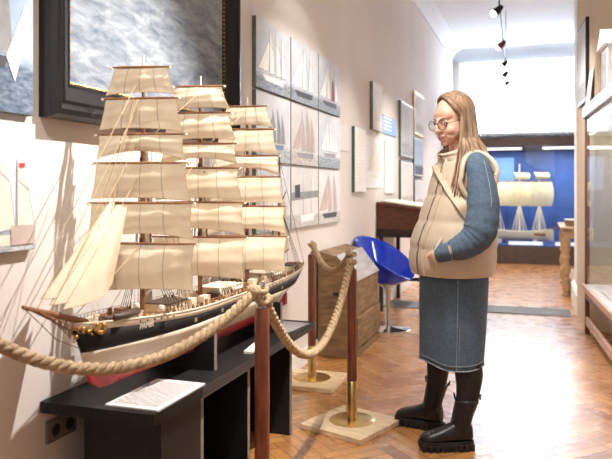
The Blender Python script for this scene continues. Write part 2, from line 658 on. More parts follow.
# ================================================================== TABLE / PLINTH
TZ = .535
tb_ = thing('display_table', 'long low black display table with grey edges carrying the large ship model', 'table', (-1.38, 2.75, 0))
t = MB()
t.mat(0).span((-.219, -.83, TZ-.038), (.222, .82, TZ))
t.mat(1).span((.222, -.5, TZ-.038), (.2235, .82, TZ))
t.build('tabletop', ['black_board', 'top_edge'], tb_, smooth=0)
def lay(x0, x1, y0, y1, z0, z1, nm='side_panel', m='black_board', bev=.0):
    return MB().span((x0, y0, z0), (x1, y1, z1)).build(nm, m, tb_, smooth=0, bevel=bev)
lay(-.1, .2, -.75, -.47, 0, TZ-.038, 'pedestal')
bx = MB()
bx.span((-.15, -.455, 0), (.19, -.435, TZ-.04)).span((-.15, -.02, 0), (.19, 0.0, TZ-.04)).span((-.15, -.435, TZ-.06), (.19, -.02, TZ-.04)).span((-.15, -.435, 0), (.19, -.02, .02)).span((-.15, -.435, .02), (-.135, -.02, TZ-.06))
bx.mat(1).span((.19, -.456, 0), (.1925, -.434, TZ-.04)).span((.19, -.022, 0), (.1925, .001, TZ-.04)).span((.19, -.434, TZ-.062), (.1925, -.022, TZ-.04))
bx.build('open_box', ['black_board', 'board_edge'], tb_, smooth=0)
e = MB()
e.span((-.19, .55, 0), (.175, .575, TZ-.038)).mat(1).span((.175, .549, 0), (.178, .576, TZ-.038))
e.build('end_panel', ['black_board', 'board_edge'], tb_, smooth=0)
lay(-.19, -.17, -.0, .55, .12, TZ-.038, 'back_panel')

# information sheet with printed lines
sh = thing('information_sheet', 'white printed information sheet lying on the front corner of the black table', 'sheet', (-1.262, 2.115, TZ))
MB().span((-.1, -.165, .0005), (.1, .165, .006)).build('card', 'paper', sh, smooth=0)
l = MB()
random.seed(3)
for k in range(15):
    x = -.085+k*.0112
    y0 = -.14
    while y0 < .13:
        wd = random.uniform(.012, .04)
        l.span((x, y0, .006), (x+.0052, min(y0+wd, .14), .0064))
        y0 += wd+.006
    if k in (0, 6):
        pass
l.span((-.096, .05, .006), (-.088, .1, .0064))
l.build('printed_lines', 'ink', sh, smooth=0)
# small cream holder and grey leaflet
hb = thing('label_block', 'small cream wooden label block lying on the black table behind the cradle board', 'label', (-1.215, 2.85, TZ), R(8))
MB().span((-.02, -.085, .0), (.02, .085, .013)).build('block', 'cream_card', hb, bevel=.002)
MB().span((-.013, -.07, .013), (.013, .07, .0134)).build('label_strip', 'paper', hb)
lf = thing('leaflet', 'grey glossy leaflet lying on the far end of the black table', 'leaflet', (-1.27, 3.36, TZ), R(-6))
MB().span((-.095, -.14, .0005), (.095, .14, .005)).build('cover', 'grey_paper', lf)
q = MB()
for k in range(3):
    q.span((-.07, -.11+k*.06, .005), (.0, -.08+k*.06, .0053))
q.build('printed_panel', 'paper', lf, smooth=0)

# twin wall socket
sk = thing('wall_socket', 'brown twin power socket on the white wall under the black table edge', 'socket', onx(60, 426, WALL))
MB().span((0, -.078, -.04), (.011, .078, .04)).build('cover_plate', 'socket', sk, bevel=.004)
for y in (-.036, .036):
    k = MB().tube([(.009, y, 0), (.0125, y, 0)], .029, 24).build('outlet', 'socket', sk)
    MB().tube([(.012, y, 0), (.0132, y, 0)], .021, 24).build('outlet_hole', 'socket_dark', k)

# ================================================================== SHIP MODEL
SX = -1.37
ship = thing('sailing_ship_model', 'large four-masted sailing ship model with cream sails and black hull on the black table', 'ship model', (SX, 2.75, 0))
SY = 2.75
def interp(tab, z):
    for (a, b), (c_, d) in zip(tab, tab[1:]):
        if z <= c_:
            return b+(d-b)*(z-a)/(c_-a) if c_ > a else d
    return tab[-1][1]
BOW = [(.595, 1.99), (.60, 1.93), (.63, 1.878), (.663, 1.859), (.735, 1.837), (.80, 1.805), (.86, 1.77)]
STERN = [(.595, 3.60), (.60, 3.655), (.66, 3.665), (.70, 3.68), (.735, 3.75), (.77, 3.83), (.82, 3.90), (.86, 3.91)]
def rail(s):
    return .79+.045*max(0, 1-s/.35)**1.6+.03*max(0, (s-.62)/.38)**1.5
def halfb(s, z, top):
    zr = min(1, max(.004, (z-.594)/(.735-.594)))
    f = zr**.33
    e1 = math.sin(min(s/.32, 1)*PI/2)**(.75+1.1*(1-zr))
    e2 = math.sin(min((1-s)/.26, 1)*PI/2)**(.42+1.7*(1-zr))
    return .123*f*e1*e2+.0008
NS = 60
rows = []
for s_ in range(NS+1):
    s = (s_/NS)
    s = s**1.15 if s < .5 else s
    s = min(max(s, 0), 1)
    rt = rail(s)
    zs = [.595, .60, .61, .63, .645, .66, .66, .69, .715, .735, .735, .75, rt-.022, rt-.022, rt]
    rr = []
    for z in zs:
        y = interp(BOW, z)+(interp(STERN, z)-interp(BOW, z))*s
        rr.append((halfb(s, z, rt), y-SY, z))
    rows.append(rr)
def hull_band(mb, j0, j1):
    for side in (1, -1):
        vs, fs = [], []
        n = j1-j0+1
        for rr in rows:
            vs += [(p[0]*side, p[1], p[2]) for p in rr[j0:j1+1]]
        for i in range(NS):
            for j in range(n-1):
                fs.append((i*n+j, (i+1)*n+j, (i+1)*n+j+1, i*n+j+1))
        mb.add(vs, fs)
    # stern closing
    vs = [(p[0], p[1], p[2]) for p in rows[-1][j0:j1+1]]+[(-p[0], p[1], p[2]) for p in rows[-1][j0:j1+1]]
    n = j1-j0+1
    mb.add(vs, [(j, j+1, n+j+1, n+j) for j in range(n-1)])
hl = MB()
hl.mat(2); hull_band(hl, 0, 5)
hl.mat(1); hull_band(hl, 6, 9)
hl.mat(0); hull_band(hl, 10, 12)
hl.mat(3); hull_band(hl, 13, 14)
hl.mat(2)
hl.add([(p[0]*sd, p[1], .595) for p in [r[0] for r in rows] for sd in (1, -1)], [(2*i, 2*i+1, 2*i+3, 2*i+2) for i in range(NS)])
# port holes in the pale strake, brown scuttles in the black band
def hull_pt(y, z):
    s = (y-interp(BOW, z))/(interp(STERN, z)-interp(BOW, z))
    return halfb(min(max(s, 0), 1), z, 0), s
hl.mat(4)
for y in [2.05+.035*k for k in range(6)]+[2.95+.045*k for k in range(9)]:
    s = (y-1.8)/2.1
    z = rail(s)-.011
    x, _ = hull_pt(y, z)
    hl.ell((x, y-SY, z), (.003, .005, .004), nu=8, nv=6)
hl.mat(5)
for y, z in ((2.37, .752), (2.6, .752), (3.3, .752)):
    x, _ = hull_pt(y, z)
    hl.box((x, y-SY, z), (.004, .018, .014))
hull = hl.build('hull', ['hull_black', 'hull_white', 'hull_red', 'bulwark', 'cabin_dark', 'table_wood'], ship, fixn=False, smooth=60)
hull.modifiers.new('thick', 'SOLIDIFY').thickness = .003
hull.modifiers['thick'].offset = -1
# cap rail along both sides
for sd in (1, -1):
    MB().tube([(r[-1][0]*sd, r[-1][1], r[-1][2]+.001) for r in rows[::2]], .0032, 6).build('cap_rail', 'bulwark', hull)
# ship's name at the bow
def name_text():
    cu = bpy.data.curves.new('lettering', 'FONT')
    cu.body = 'PAMIR'
    cu.size = .034
    cu.extrude = .0004
    tmp = bpy.data.objects.new('lettering', cu)
    COL.objects.link(tmp)
    bpy.context.view_layer.update()
    me = bpy.data.meshes.new_from_object(tmp.evaluated_get(bpy.context.evaluated_depsgraph_get()))
    bpy.data.objects.remove(tmp)
    y0, zb = 2.045, .774
    for v in me.vertices:
        y = y0+v.co.x*.72+v.co.y*.12
        z = zb+v.co.y*.78+.0
        x, s = hull_pt(y, z)
        v.co = Vector((x+.0016+v.co.z, y-SY, z))
    me.materials.clear()
    me.materials.append(M['spar_pale'])
    me.name = 'lettering'
    o = bpy.data.objects.new('lettering', me)
    COL.objects.link(o)
    o.parent = hull
    o['label'] = 'cream ship name PAMIR painted on the black bow'
name_text()
# deck
dk = MB()
vs, fs = [], []
for i, r in enumerate(rows):
    z = r[-1][2]-.014
    vs += [(r[-2][0]-.002, r[-2][1], z), (-r[-2][0]+.002, r[-2][1], z)]
fs = [(2*i, 2*i+1, 2*i+3, 2*i+2) for i in range(NS)]
dk.add(vs, fs)
dk.build('deck', 'deck_wood', ship, smooth=60)
def deckz(y):
    return rail((y-1.8)/2.1)-.014
def sp(nm, mb, m, parent=None, **kw):
    return mb.build(nm, m, parent or ship, **kw)
def dbox(nm, m, x, y, w_, l_, h_, roof=None):
    z = deckz(y)
    bd = MB().span((x-w_/2, y-SY-l_/2, z), (x+w_/2, y-SY+l_/2, z+h_))
    bd.mat(1)
    n = max(2, int(l_/.03))
    for k in range(n if 'house' in nm else 0):
        yy = y-SY-l_/2+(k+.5)*l_/n
        for sx in (1, -1):
            bd.box((x+sx*w_/2, yy, z+h_*.55), (.003, .009, h_*.4))
    o = sp(nm, bd, [m, 'cabin_dark'], smooth=0)
    if roof:
        MB().span((x-w_/2-.004, y-SY-l_/2-.004, z+h_), (x+w_/2+.004, y-SY+l_/2+.004, z+h_+.004)).build('roof', roof, o)
    return o
dbox('deckhouse', 'cabin', 0, 2.36, .1, .15, .038, 'cabin_dark')
dbox('deckhouse', 'cabin', 0, 2.84, .12, .2, .042, 'bulwark')
dbox('deckhouse', 'cabin', 0, 3.36, .12, .2, .042, 'bulwark')
dbox('deckhouse', 'cabin', 0, 3.68, .1, .08, .03, 'cabin_dark')
dbox('hatch', 'cabin_dark', 0, 2.52, .08, .07, .014)
dbox('hatch', 'cabin_dark', 0, 3.03, .08, .08, .014)
dbox('winch', 'cabin_dark', 0, 1.98, .05, .04, .022)
dbox('hatch', 'cabin_dark', 0.03, 2.72, .05, .05, .03)
for k, (x, y, w_, l_, h_, m_) in enumerate(((.03, 2.1, .03, .05, .03, 'cabin'), (-.04, 2.12, .03, .04, .035, 'spar'), (.045, 2.47, .03, .05, .04, 'bulwark'), (.04, 2.6, .028, .06, .034, 'cabin'), (-.04, 2.62, .04, .05, .04, 'cabin'), (.05, 2.98, .03, .06, .035, 'spar'), (.045, 3.1, .03, .05, .04, 'cabin'), (.04, 3.25, .03, .04, .035, 'bulwark'), (.045, 3.53, .03, .07, .04, 'cabin'), (0, 3.78, .05, .05, .03, 'spar'))):
    dbox('deck_locker', m_, x, y, w_, l_, h_)
# white ventilator dome and cowls
for x, y, r_ in ((.055, 2.23, .0125), (-.05, 2.23, .0125), (.05, 2.73, .008), (.05, 3.2, .008), (-.05, 3.2, .008)):
    z = deckz(y)
    sp('ventilator', MB().lathe([(r_*.6, 0), (r_*.6, .018), (r_, .02), (r_*1.1, .028), (r_*.7, .04), (.001, .043)], (x, y-SY, z), 16), 'spar_pale')
# life boats on chocks
for x in (.075, -.075):
    for y in (2.86, 3.37):
        z = deckz(y)+.032
        bt = MB()
        ring = []
        for k in range(13):
            a = -1+2*k/12
            wv = .016*(1-abs(a)**2.4)+.0006
            ring.append([(x+wv*math.cos(q_), y-SY+a*.055, z+.014*abs(math.sin(q_))*(-1 if q_ > PI else .35)+.004*a*a) for q_ in [2*PI*j/12 for j in range(12)]])
        bo = sp('lifeboat', bt.loft(ring), 'spar_pale')
        MB().tube([(x, y-SY-.035, z-.03), (x+.012*(1 if x > 0 else -1), y-SY-.035, z+.028), (x, y-SY-.035, z+.036)], .0018, 6).tube([(x, y-SY+.035, z-.03), (x+.012*(1 if x > 0 else -1), y-SY+.035, z+.028), (x, y-SY+.035, z+.036)], .0018, 6).build('davit', 'spar_pale', bo)
# railings with stanchions
for sd in (1, -1):
    rl = MB()
    pts = [(r[-1][0]*sd*.97, r[-1][1], r[-1][2]+.02) for r in rows]
    a0, a1 = 3, NS-1
    rl.tube(pts[a0:a1], .0011, 5).tube([(p[0], p[1], p[2]-.009) for p in pts[a0:a1]], .0009, 5)
    for p in pts[a0:a1]:
        rl.tube([(p[0], p[1], p[2]-.02), p], .001, 5)
    sp('railing', rl, 'spar')
    # belaying gear: rows of dark pins and blocks behind the bulwark
    random.seed(11+sd)
    for k in range(46):
        y = 1.98+k*.04
        x, s = hull_pt(y, rail((y-1.8)/2.1)-.004)
        z = deckz(y)
        h_ = random.uniform(.014, .036)
        pn = MB().box((0, 0, h_/2), (.007, random.uniform(.006, .02), h_))
        po = sp('deck_fitting', pn, random.choice(('cabin_dark', 'spar', 'bulwark')), bevel=.001)
        po.location = (sd*(x-.012-random.random()*.012), y-SY, z)
# bowsprit with netting
bs0, bs1 = Vector((0, 1.86-SY, .828)), Vector((0, 1.575-SY, .922))
sp('bowsprit', MB().tube([bs0, bs0.lerp(bs1, .5), bs1], [.0115, .0095, .005], 10), 'spar')
nt_ = MB()
for sd in (-1, 1):
    a0 = Vector((sd*.03, 1.84-SY, .80))
    for k in range(7):
        p = bs0.lerp(bs1, .15+.8*k/6)
        q = Vector((sd*.002, 1.80-SY-.02*k, .775+.018*k))
        nt_.tube([p+Vector((sd*.012, 0, -.004)), q], .0016, 5)
        nt_.tube([p+Vector((sd*.012, 0, -.004)), Vector((sd*.002, 1.80-SY-.02*min(6, k+1.6), .775+.018*min(6, k+1.6)))], .0013, 5)
    nt_.tube([a0, bs1], .0014, 5)
    nt_.tube([Vector((sd*.012, 1.82-SY, .80)), bs0.lerp(bs1, .6)+Vector((sd*.02, 0, -.012)), bs1], .0014, 5)
nt_.tube([(0, 1.83-SY, .75), (0, 1.72-SY, .80), bs1], .0016, 5)
sp('bowsprit_netting', nt_, 'spar')
fg = MB()
random.seed(5)
for k in range(26):
    p = Vector((random.uniform(-.015, .022), 1.80-SY+random.uniform(-.015, .1), .815+random.uniform(-.022, .012)))
    p.x = p.x if p.y < 1.82-SY else hull_pt(p.y+SY, .80)[0]+.004
    fg.ell(p, random.uniform(.004, .008), nu=8, nv=5)
sp('bow_scrollwork', fg, 'gold')
sp('foredeck_boat', MB().loft([[Vector((.055+.022*wv*math.cos(q_), 2.0-SY+a*.07, deckz(2.0)+.03+.012*math.sin(q_))) for q_ in [2*PI*j/12 for j in range(12)]] for a, wv in ((-1, .15), (-.7, .8), (0, 1), (.8, .9), (1, .7))]), 'cabin_dark')
sp('rudder', MB().span((-.005, 3.66-SY, .6), (.005, 3.70-SY, .665)), 'hull_red', bevel=.002)

YARDZ = [1.695, 1.582, 1.452, 1.348, 1.203, 1.056]
YARDW = [.208, .275, .325, .345, .385, .405]
ARCH = [.010, .010, .032, .008, .026, .010]
PSI = R(13)
def squaresail(w0, w1, z0, z1, arch, belly, seed):
    rnd = random.Random(seed)
    ph = [rnd.uniform(0, 6) for _ in range(6)]
    sk_ = rnd.uniform(-.012, .012)
    mb = MB()
    def fn(a_, t):
        a = a_*2-1
        hw = (w0+(w1-w0)*t)/2
        zf = z1+arch*(1-a*a)+sk_*a*.5
        z = z0-(z0-zf)*t
        bl = belly*math.sin(PI*min(1, t*.82+.02))*(1-.55*a*a)
        rip = .0022*math.sin(a*9+ph[0]+t*2)*(.3+t)+.0016*math.sin(t*17+ph[1]+a*2)*(1-t*.5)
        x = a*hw*(1-.035*math.sin(PI*t)*(1 if abs(a) > .98 else abs(a)))
        return Vector((x, -bl+rip, z))
    mb.grid(26, 16, fn)
    return mb, fn
def mast(y, dz, nm_sails, seed, zscale=1):
    ybase = y-SY
    zd = deckz(y)
    top = 1.742+dz
    mo = MB().tube([(0, ybase, zd), (0, ybase, 1.05+dz), (0, ybase+.004, 1.45+dz), (0, ybase+.006, 1.69+dz)], [.0105, .0095, .0075, .005], 10).build('mast', 'spar', ship)
    MB().tube([(0, ybase+.006, 1.69+dz), (0, ybase+.006, top)], [.0042, .003], 8).build('mast_tip', 'spar_pale', mo)
    # fighting top and cross trees
    ct = MB()
    for z in (1.04+dz, 1.33+dz):
        ct.box((0, ybase, z), (.06, .03, .006))
        ct.box((0, ybase, z+.018), (.012, .02, .04))
    ct.build('crosstree', 'cabin_dark', mo)
    rot = Matrix.Rotation(PSI, 3, 'Z')
    def tr(v):
        v = rot @ Vector((v[0], v[1]-.016, v[2]))
        return Vector((v[0], v[1]+ybase, v[2]))
    for k in range(6):
        z = YARDZ[k]+dz
        wv = YARDW[k]
        y_ = MB().tube([tr((-wv/2-.012, 0, z)), tr((-wv*.25, 0, z)), tr((wv*.25, 0, z)), tr((wv/2+.012, 0, z))], [.0028, .0048, .0048, .0028], 8)
        y_.build('yard', 'spar', mo)
        w0 = wv-.012
        w1 = (YARDW[k+1] if k < 5 else .40)-.012
        z1 = (YARDZ[k+1]+.012 if k < 5 else .885)+dz
        sm, fn = squaresail(w0, w1, z-.004, z1, ARCH[k], .017 if k < 5 else .028, seed*10+k)
        sm.v = [tuple(tr(v)) for v in sm.v]
        so = sm.build('square_sail', 'sailcloth', mo, fixn=False, smooth=180)
        # buntlines and seams down the face of the sail
        for a in (.27, .5, .73):
            MB().tube([tr(fn(a, t/6)+Vector((0, -.0015, 0))) for t in range(7)], .0006, 4).build('buntline', 'rig_dark', so)
        ft = MB().tube([tr(fn(a/12, 1)) for a in range(13)], .0013, 5)
        ft.tube([tr(fn(0, t/6)) for t in range(7)], .001, 5).tube([tr(fn(1, t/6)) for t in range(7)], .001, 5)
        ft.build('bolt_rope', 'rig', so)
        # end blocks
        for sd in (-1, 1):
            MB().ell(tr((sd*(wv/2+.006), -.004, z-.004)), .0055, nu=8, nv=6).build('yard_block', 'spar_pale', mo)
    sh_ = MB()
    for sd in (1, -1):
        for k in range(5):
            yy = y+.012+k*.02
            x, _ = hull_pt(yy, rail((yy-1.8)/2.1)-.002)
            sh_.tube([(sd*x, yy-SY, rail((yy-1.8)/2.1)), (sd*.012, ybase+.005, 1.05+dz)], .0011, 4)
        for k in range(3):
            sh_.tube([(sd*.03, ybase+.004+k*.004, 1.05+dz), (sd*.006, ybase+.005, 1.4+dz)], .0009, 4)
            yy = y+.1+k*.03
            x, _ = hull_pt(yy, rail((yy-1.8)/2.1)-.002)
            sh_.tube([(sd*x, yy-SY, rail((yy-1.8)/2.1)), (sd*.004, ybase+.006, (1.4, 1.58, 1.68)[k]+dz)], .0008, 4)
        for j in range(1, 8):
            t_ = j/9
            pa, pb_ = [], []
            for k in (0, 4):
                yy = y+.012+k*.02
                x, _ = hull_pt(yy, rail((yy-1.8)/2.1)-.002)
                pa.append(Vector((sd*x, yy-SY, rail((yy-1.8)/2.1))).lerp(Vector((sd*.012, ybase+.005, 1.05+dz)), t_))
            sh_.tube(pa, .0006, 4)
    sh_.build('shrouds', 'rig_dark', mo)
    return mo
fm = mast(2.19, 0, 6, 1)
mm = mast(2.64, -.005, 6, 2)
mz = mast(3.137, -.033, 6, 3)
# jigger mast, bare, with its boom and gaff sail
jy = 3.58-SY
jm = MB().tube([(0, jy, deckz(3.58)), (0, jy, 1.2), (0, jy+.01, 1.45)], [.009, .007, .003], 8).build('mast', 'spar', ship)
MB().tube([(0, jy, .88), (-.03, jy+.24, .90)], .004, 6).build('boom', 'spar', jm)
MB().tube([(0, jy, 1.14), (-.02, jy+.16, 1.24)], .0035, 6).build('gaff', 'spar', jm)
MB().grid(8, 8, lambda a, t: Vector((-.025*a*(1-t)-.015*a*t-.01*math.sin(PI*a)*math.sin(PI*t), jy+.008+a*(.21*(1-t)+.13*t), .89+.02*a+t*(.235+.06*a)))).build('gaff_sail', 'sailcloth', jm, fixn=False, smooth=180)
js = MB()
for x, y, z in ((.05, 3.86, .82), (-.05, 3.86, .82)):
    js.tube([(x, y-SY, z), (0, jy+.01, 1.42)], .001, 4)
for sd in (1, -1):
    for k in range(4):
        js.tube([(sd*.1, 3.6-SY+k*.025, .81), (sd*.008, jy, 1.16)], .0011, 4)
js.build('shrouds', 'rig_dark', jm)
# stays between the masts and from the bowsprit
st = MB()
for (ya, za, yb_, zb) in ((2.64, 1.05, 2.2, .86), (2.64, 1.4, 2.2, 1.06), (2.64, 1.67, 2.2, 1.42), (3.137, 1.02, 2.66, .86), (3.137, 1.37, 2.65, 1.06), (3.137, 1.64, 2.65, 1.42), (3.58, 1.15, 3.15, .86), (3.58, 1.42, 3.15, 1.05)):
    st.tube([(0, ya-SY, za), (0, yb_-SY, zb)], .0011, 4)
for (tt, z) in ((.25, 1.05), (.45, 1.32), (.62, 1.45), (.8, 1.58), (.98, 1.67)):
    st.tube([bs0.lerp(bs1, tt), (0, 2.19-SY-.008, z)], .0015, 4)
# sheets that run down in front of the fore sails
for (u0, v0, u1, v1, X0, X1) in ((142, 100, 104, 214, -1.345, -1.345), (138, 100, 116, 213, -1.335, -1.345), (118, 165, 100, 214, -1.345, -1.345)):
    a, b_ = onx(u0, v0, X0), onx(u1, v1, X1)
    sh2 = Vector((-SX, -SY-.03, 0))
    st.tube([a+sh2, b_+sh2], .0014, 4)
sp('stays', st, 'rig')
# jibs
def jib(tack, head, clew, X, belly, seed):
    O = Vector((-SX, -SY, 0))
    A, Hd, C = onx(*tack, X)+O, onx(*head, X)+O, onx(*clew, X)+O
    rnd = random.Random(seed)
    ph = rnd.uniform(0, 6)
    mb = MB()
    def fn(a, t):
        p = A.lerp(Hd, t)
        q = C.lerp(Hd, t)
        r = p.lerp(q, a)
        w_ = (1-t)
        r = r+Vector((belly*math.sin(PI*a)*(.25+w_)+.004*math.sin(a*10+t*3+ph)*w_+.02*a, 0, -.014*math.sin(PI*a)*w_*w_))
        return r
    mb.grid(14, 20, fn)
    o = mb.build('jib_sail', 'sailcloth', ship, fixn=False, smooth=180)
    MB().tube([fn(0, t/10) for t in range(11)], .0014, 5).tube([fn(a/10, 0) for a in range(11)], .0012, 5).build('bolt_rope', 'rig', o)
jib((40, 299), (110, 202), (92, 281), SX-.02, .018, 1)
jib((50, 305), (117, 205), (102, 281), SX-.004, .020, 2)
jib((62, 309), (122, 207), (108, 283), SX+.014, .020, 3)
# red flag hidden no: black cradle boards that carry the hull
def cradle(y, label):
    r_ = thing('cradle_board', label, 'cradle', (SX, y, TZ), 0, 'black cradle boards under the ship model')
    zs = [.60, .62, .645, .67, .69]
    pts = [(-.15, 0, 0), (-.15, 0, .155)]
    for z in reversed(zs):
        b_ = max(halfb(((y+dy)-interp(BOW, z))/(interp(STERN, z)-interp(BOW, z)), z, 0) for dy in (-.02, 0, .02))
        pts.append((-b_-.004, 0, z-TZ))
    pts += [(-.03, 0, .054), (.03, 0, .054)]
    for z in zs:
        b_ = max(halfb(((y+dy)-interp(BOW, z))/(interp(STERN, z)-interp(BOW, z)), z, 0) for dy in (-.02, 0, .02))
        pts.append((b_+.004, 0, z-TZ))
    pts += [(.15, 0, .155), (.15, 0, 0)]
    m_ = MB().prism([(p[0], -.011, p[2]) for p in pts], (0, .022, 0))
    m_.build('panel', 'black_board', r_, smooth=0)
    MB().span((.15, -.011, 0), (.152, .011, .155)).build('edge_strip', 'board_edge', r_, smooth=0)
cradle(2.48, 'black cradle board under the ship hull behind the printed sheet')
cradle(3.22, 'black cradle board under the ship hull next to the grey leaflet')

# ================================================================== STANCHIONS AND ROPES
G_ST = 'wooden rope barrier posts'
sroot = thing('barrier_post', 'wooden barrier post on pine board beside the black boots of the person', 'barrier post', (-.945, 3.554, 0), R(-20), G_ST)
MB().span((-.185, -.215, 0), (.2, .185, .028)).build('base_board', 'pine', sroot, bevel=.003)
MB().lathe([(.122, .028), (.122, .031), (.116, .034), (.03, .036), (.03, .04)], seg=40).build('base_plate', 'brass', sroot)
sv = MB().lathe([(.0285, .034), (.0285, .235), (.027, .237)], seg=28).build('brass_sleeve', 'brass', sroot)
scw = MB()
for a in (-1.9, .2, 2.4):
    scw.ell((.09*math.cos(a), .09*math.sin(a), .035), (.006, .006, .002), nu=8, nv=5)
scw.ell((.0, -.0285, .1), .004, nu=8, nv=5)
scw.ell((.0, -.0285, .2), .004, nu=8, nv=5)
scw.build('screw', 'gold', sv)
MB().lathe([(.026, .236), (.0265, .25), (.0265, .822), (.024, .83), (.012, .833)], seg=28).build('post', 'post_wood', sroot)
MB().lathe([(.017, .832), (.017, .84), (.012, .845), (.007, .85), (.007, .9), (.011, .903), (.013, .912), (.009, .921), (.001, .924)], seg=18).build('cap_pin', 'chrome', sroot)
for (x, y, rz, lab) in ((-.936, 2.277, 5, 'foremost wooden barrier post, in front of the ship model and black table'),
                        (-1.405, 4.272, 0, 'wooden barrier post by the wall, beside the slant-top chest and table end'),
                        (-1.375, 1.41, 0, 'wooden barrier post next to the wall ahead of the bowsprit')):
    c_ = copy_tree(sroot)
    c_.location = (x, y, 0)
    c_.rotation_euler.z = R(rz)
    c_['label'] = lab
def hook(x, y):
    return Vector((x, y, .872))
def rope(p0, p1, sag, label, skew=0.0, r=.0185, drop=(0, 0), lift=.0):
    """three-strand laid rope hanging between two pins, eyes round both pins"""
    p0, p1 = Vector(p0), Vector(p1)
    dr = (p1-p0)
    dr.z = 0
    dr.normalize()
    n = 70
    a0, a1 = p0+dr*.03, p1-dr*.03
    path = []
    for i in range(n+1):
        t = i/n
        tt = t+skew*math.sin(PI*t)
        p = a0.lerp(a1, tt)
        p.z += -sag*4*t*(1-t)
        path.append(p)
    mb = MB()
    pitch = .085
    L = sum((b-a).length for a, b in zip(path, path[1:]))
    steps = int(L/.0075)
    # resample
    cum = [0]
    for a, b in zip(path, path[1:]):
        cum.append(cum[-1]+(b-a).length)
    pts = []
    j = 0
    for i in range(steps+1):
        s = L*i/steps
        while j < len(cum)-2 and cum[j+1] < s:
            j += 1
        f = (s-cum[j])/(cum[j+1]-cum[j])
        pts.append((path[j].lerp(path[j+1], f), s))
    for k in range(3):
        hel = []
        for i, (p, s) in enumerate(pts):
            a = pts[max(i-1, 0)][0]
            b = pts[min(i+1, len(pts)-1)][0]
            t = (b-a).normalized()
            sd = t.cross(Vector((0, 0, 1))).normalized()
            up = sd.cross(t)
            an = 2*PI*(s/pitch+k/3)
            hel.append(p+(sd*math.cos(an)+up*math.sin(an))*r*.53)
        mb.tube(hel, r*.56, 8)
    # eyes round the pins
    for (pin, sg) in ((p0, 1), (p1, -1)):
        c_ = pin+dr*sg*.004
        ring = [c_+Vector((.019*math.cos(a), .019*math.sin(a), .004*math.sin(2*a))) for a in [2*PI*i/16 for i in range(17)]]
        mb.tube(ring, .0105, 8)
        mb.ell(pin+dr*sg*.036, (.026, .026, .026), nu=12, nv=8)
    return tag(mb.build('barrier_rope', 'rope', None, smooth=180), label, 'rope', 'twisted barrier ropes')
rope(hook(-1.375, 1.41)+Vector((0, 0, -.01)), hook(-.936, 2.277)+Vector((0, 0, .02)), .158, 'twisted rope hanging in front of the ship bow, from the foremost post', skew=-.02)
rope(hook(-.936, 2.277)+Vector((0, 0, -.018)), hook(-.945, 3.554)+Vector((0, 0, -.005)), .325, 'longest deep-sagging twisted rope, past the end of the black table')
rope(hook(-.945, 3.554)+Vector((0, 0, .035)), hook(-1.405, 4.272)+Vector((0, 0, .02)), .125, 'short twisted rope hanging in front of the slant-top chest')

# ================================================================== CHEST
ch = thing('slant_top_chest', 'old brown wooden slant-top chest with lower drawer by the white wall', 'chest', (WALL+.02, 4.95, 0))
CD, CL = .285, .78
prof = [(0, .05), (CD, .05), (CD, .56), (.13, .755), (0, .79)]
MB().prism([(x, 0, z) for x, z in prof], (0, CL, 0)).build('carcass', 'old_wood', ch, smooth=0, bevel=.005)
d0 = Vector((CD, 0, .56)); d1 = Vector((.13, 0, .755))
nn = (d1-d0).cross(Vector((0, 1, 0))).normalized()
if nn.x < 0:
    nn = -nn
lid = MB().prism([d0+nn*.001, d1+nn*.001, d1+nn*.016, d0+nn*.016], (0, CL, 0)).build('slanted_lid', 'old_wood_pale', ch, smooth=0, bevel=.003)
dw = MB().span((CD, .01, .075), (CD+.022, CL-.01, .3)).build('drawer', 'old_wood', ch, smooth=0, bevel=.004)
MB().span((-.005, -.008, 0), (CD+.012, CL+.008, .055)).build('plinth', 'old_wood', ch, smooth=0, bevel=.004)
hn = MB().box((.16, -.006, .475), (.085, .008, .022))
hn.build('lock_plate', 'darker_wood', ch, bevel=.003)
h2 = MB().tube(crv([(.125, -.01, .485), (.13, -.025, .475), (.16, -.028, .468), (.19, -.025, .475), (.195, -.01, .485)], 4), .005, 8)
h2.build('handle', 'lamp_black', ch)

# ================================================================== DESK AND BLUE CHAIR
DY = 6.98
dk_ = thing('writing_desk', 'dark brown sloping writing desk on tall legs against the white wall', 'desk', (WALL+.01, DY, 0))
body = [(0, .77), (.47, .77), (.47, 1.035), (.0, 1.105)]
MB().prism([(x, 0, z) for x, z in body], (0, .95, 0)).build('desk_body', 'dark_wood', dk_, smooth=0, bevel=.006)
MB().prism([(-.0, -.015, .765), (.485, -.015, .765), (.485, -.015, .85), (0, -.015, .85)], (0, .98, 0)).build('apron', 'darker_wood', dk_, smooth=0, bevel=.004)
MB().prism([(0, -.02, 1.104), (.495, -.02, 1.031), (.495, -.02, 1.053), (0, -.02, 1.126)], (0, .99, 0)).build('desk_lid', 'dark_wood', dk_, smooth=0, bevel=.004)
for x in (.02, .435):
    for y in (.0, .91):
        MB().span((x, y, 0), (x+.04, y+.04, .77)).build('leg', 'darker_wood', dk_, bevel=.003)
MB().span((.02, .93, .2), (.46, .95, .24)).build('stretcher', 'darker_wood', dk_)
pl = MB().prism([(WALL+.05, DY+.04, 1.1285), (WALL+.47, DY+.04, 1.0665), (WALL+.47, DY+.04, 1.085), (WALL+.05, DY+.04, 1.147)], (0, .75, 0))
tag(pl.build('paper_pad', 'cream_card', None, smooth=0, bevel=.003), 'thick cream paper pad lying on the sloping dark brown desk', 'paper')

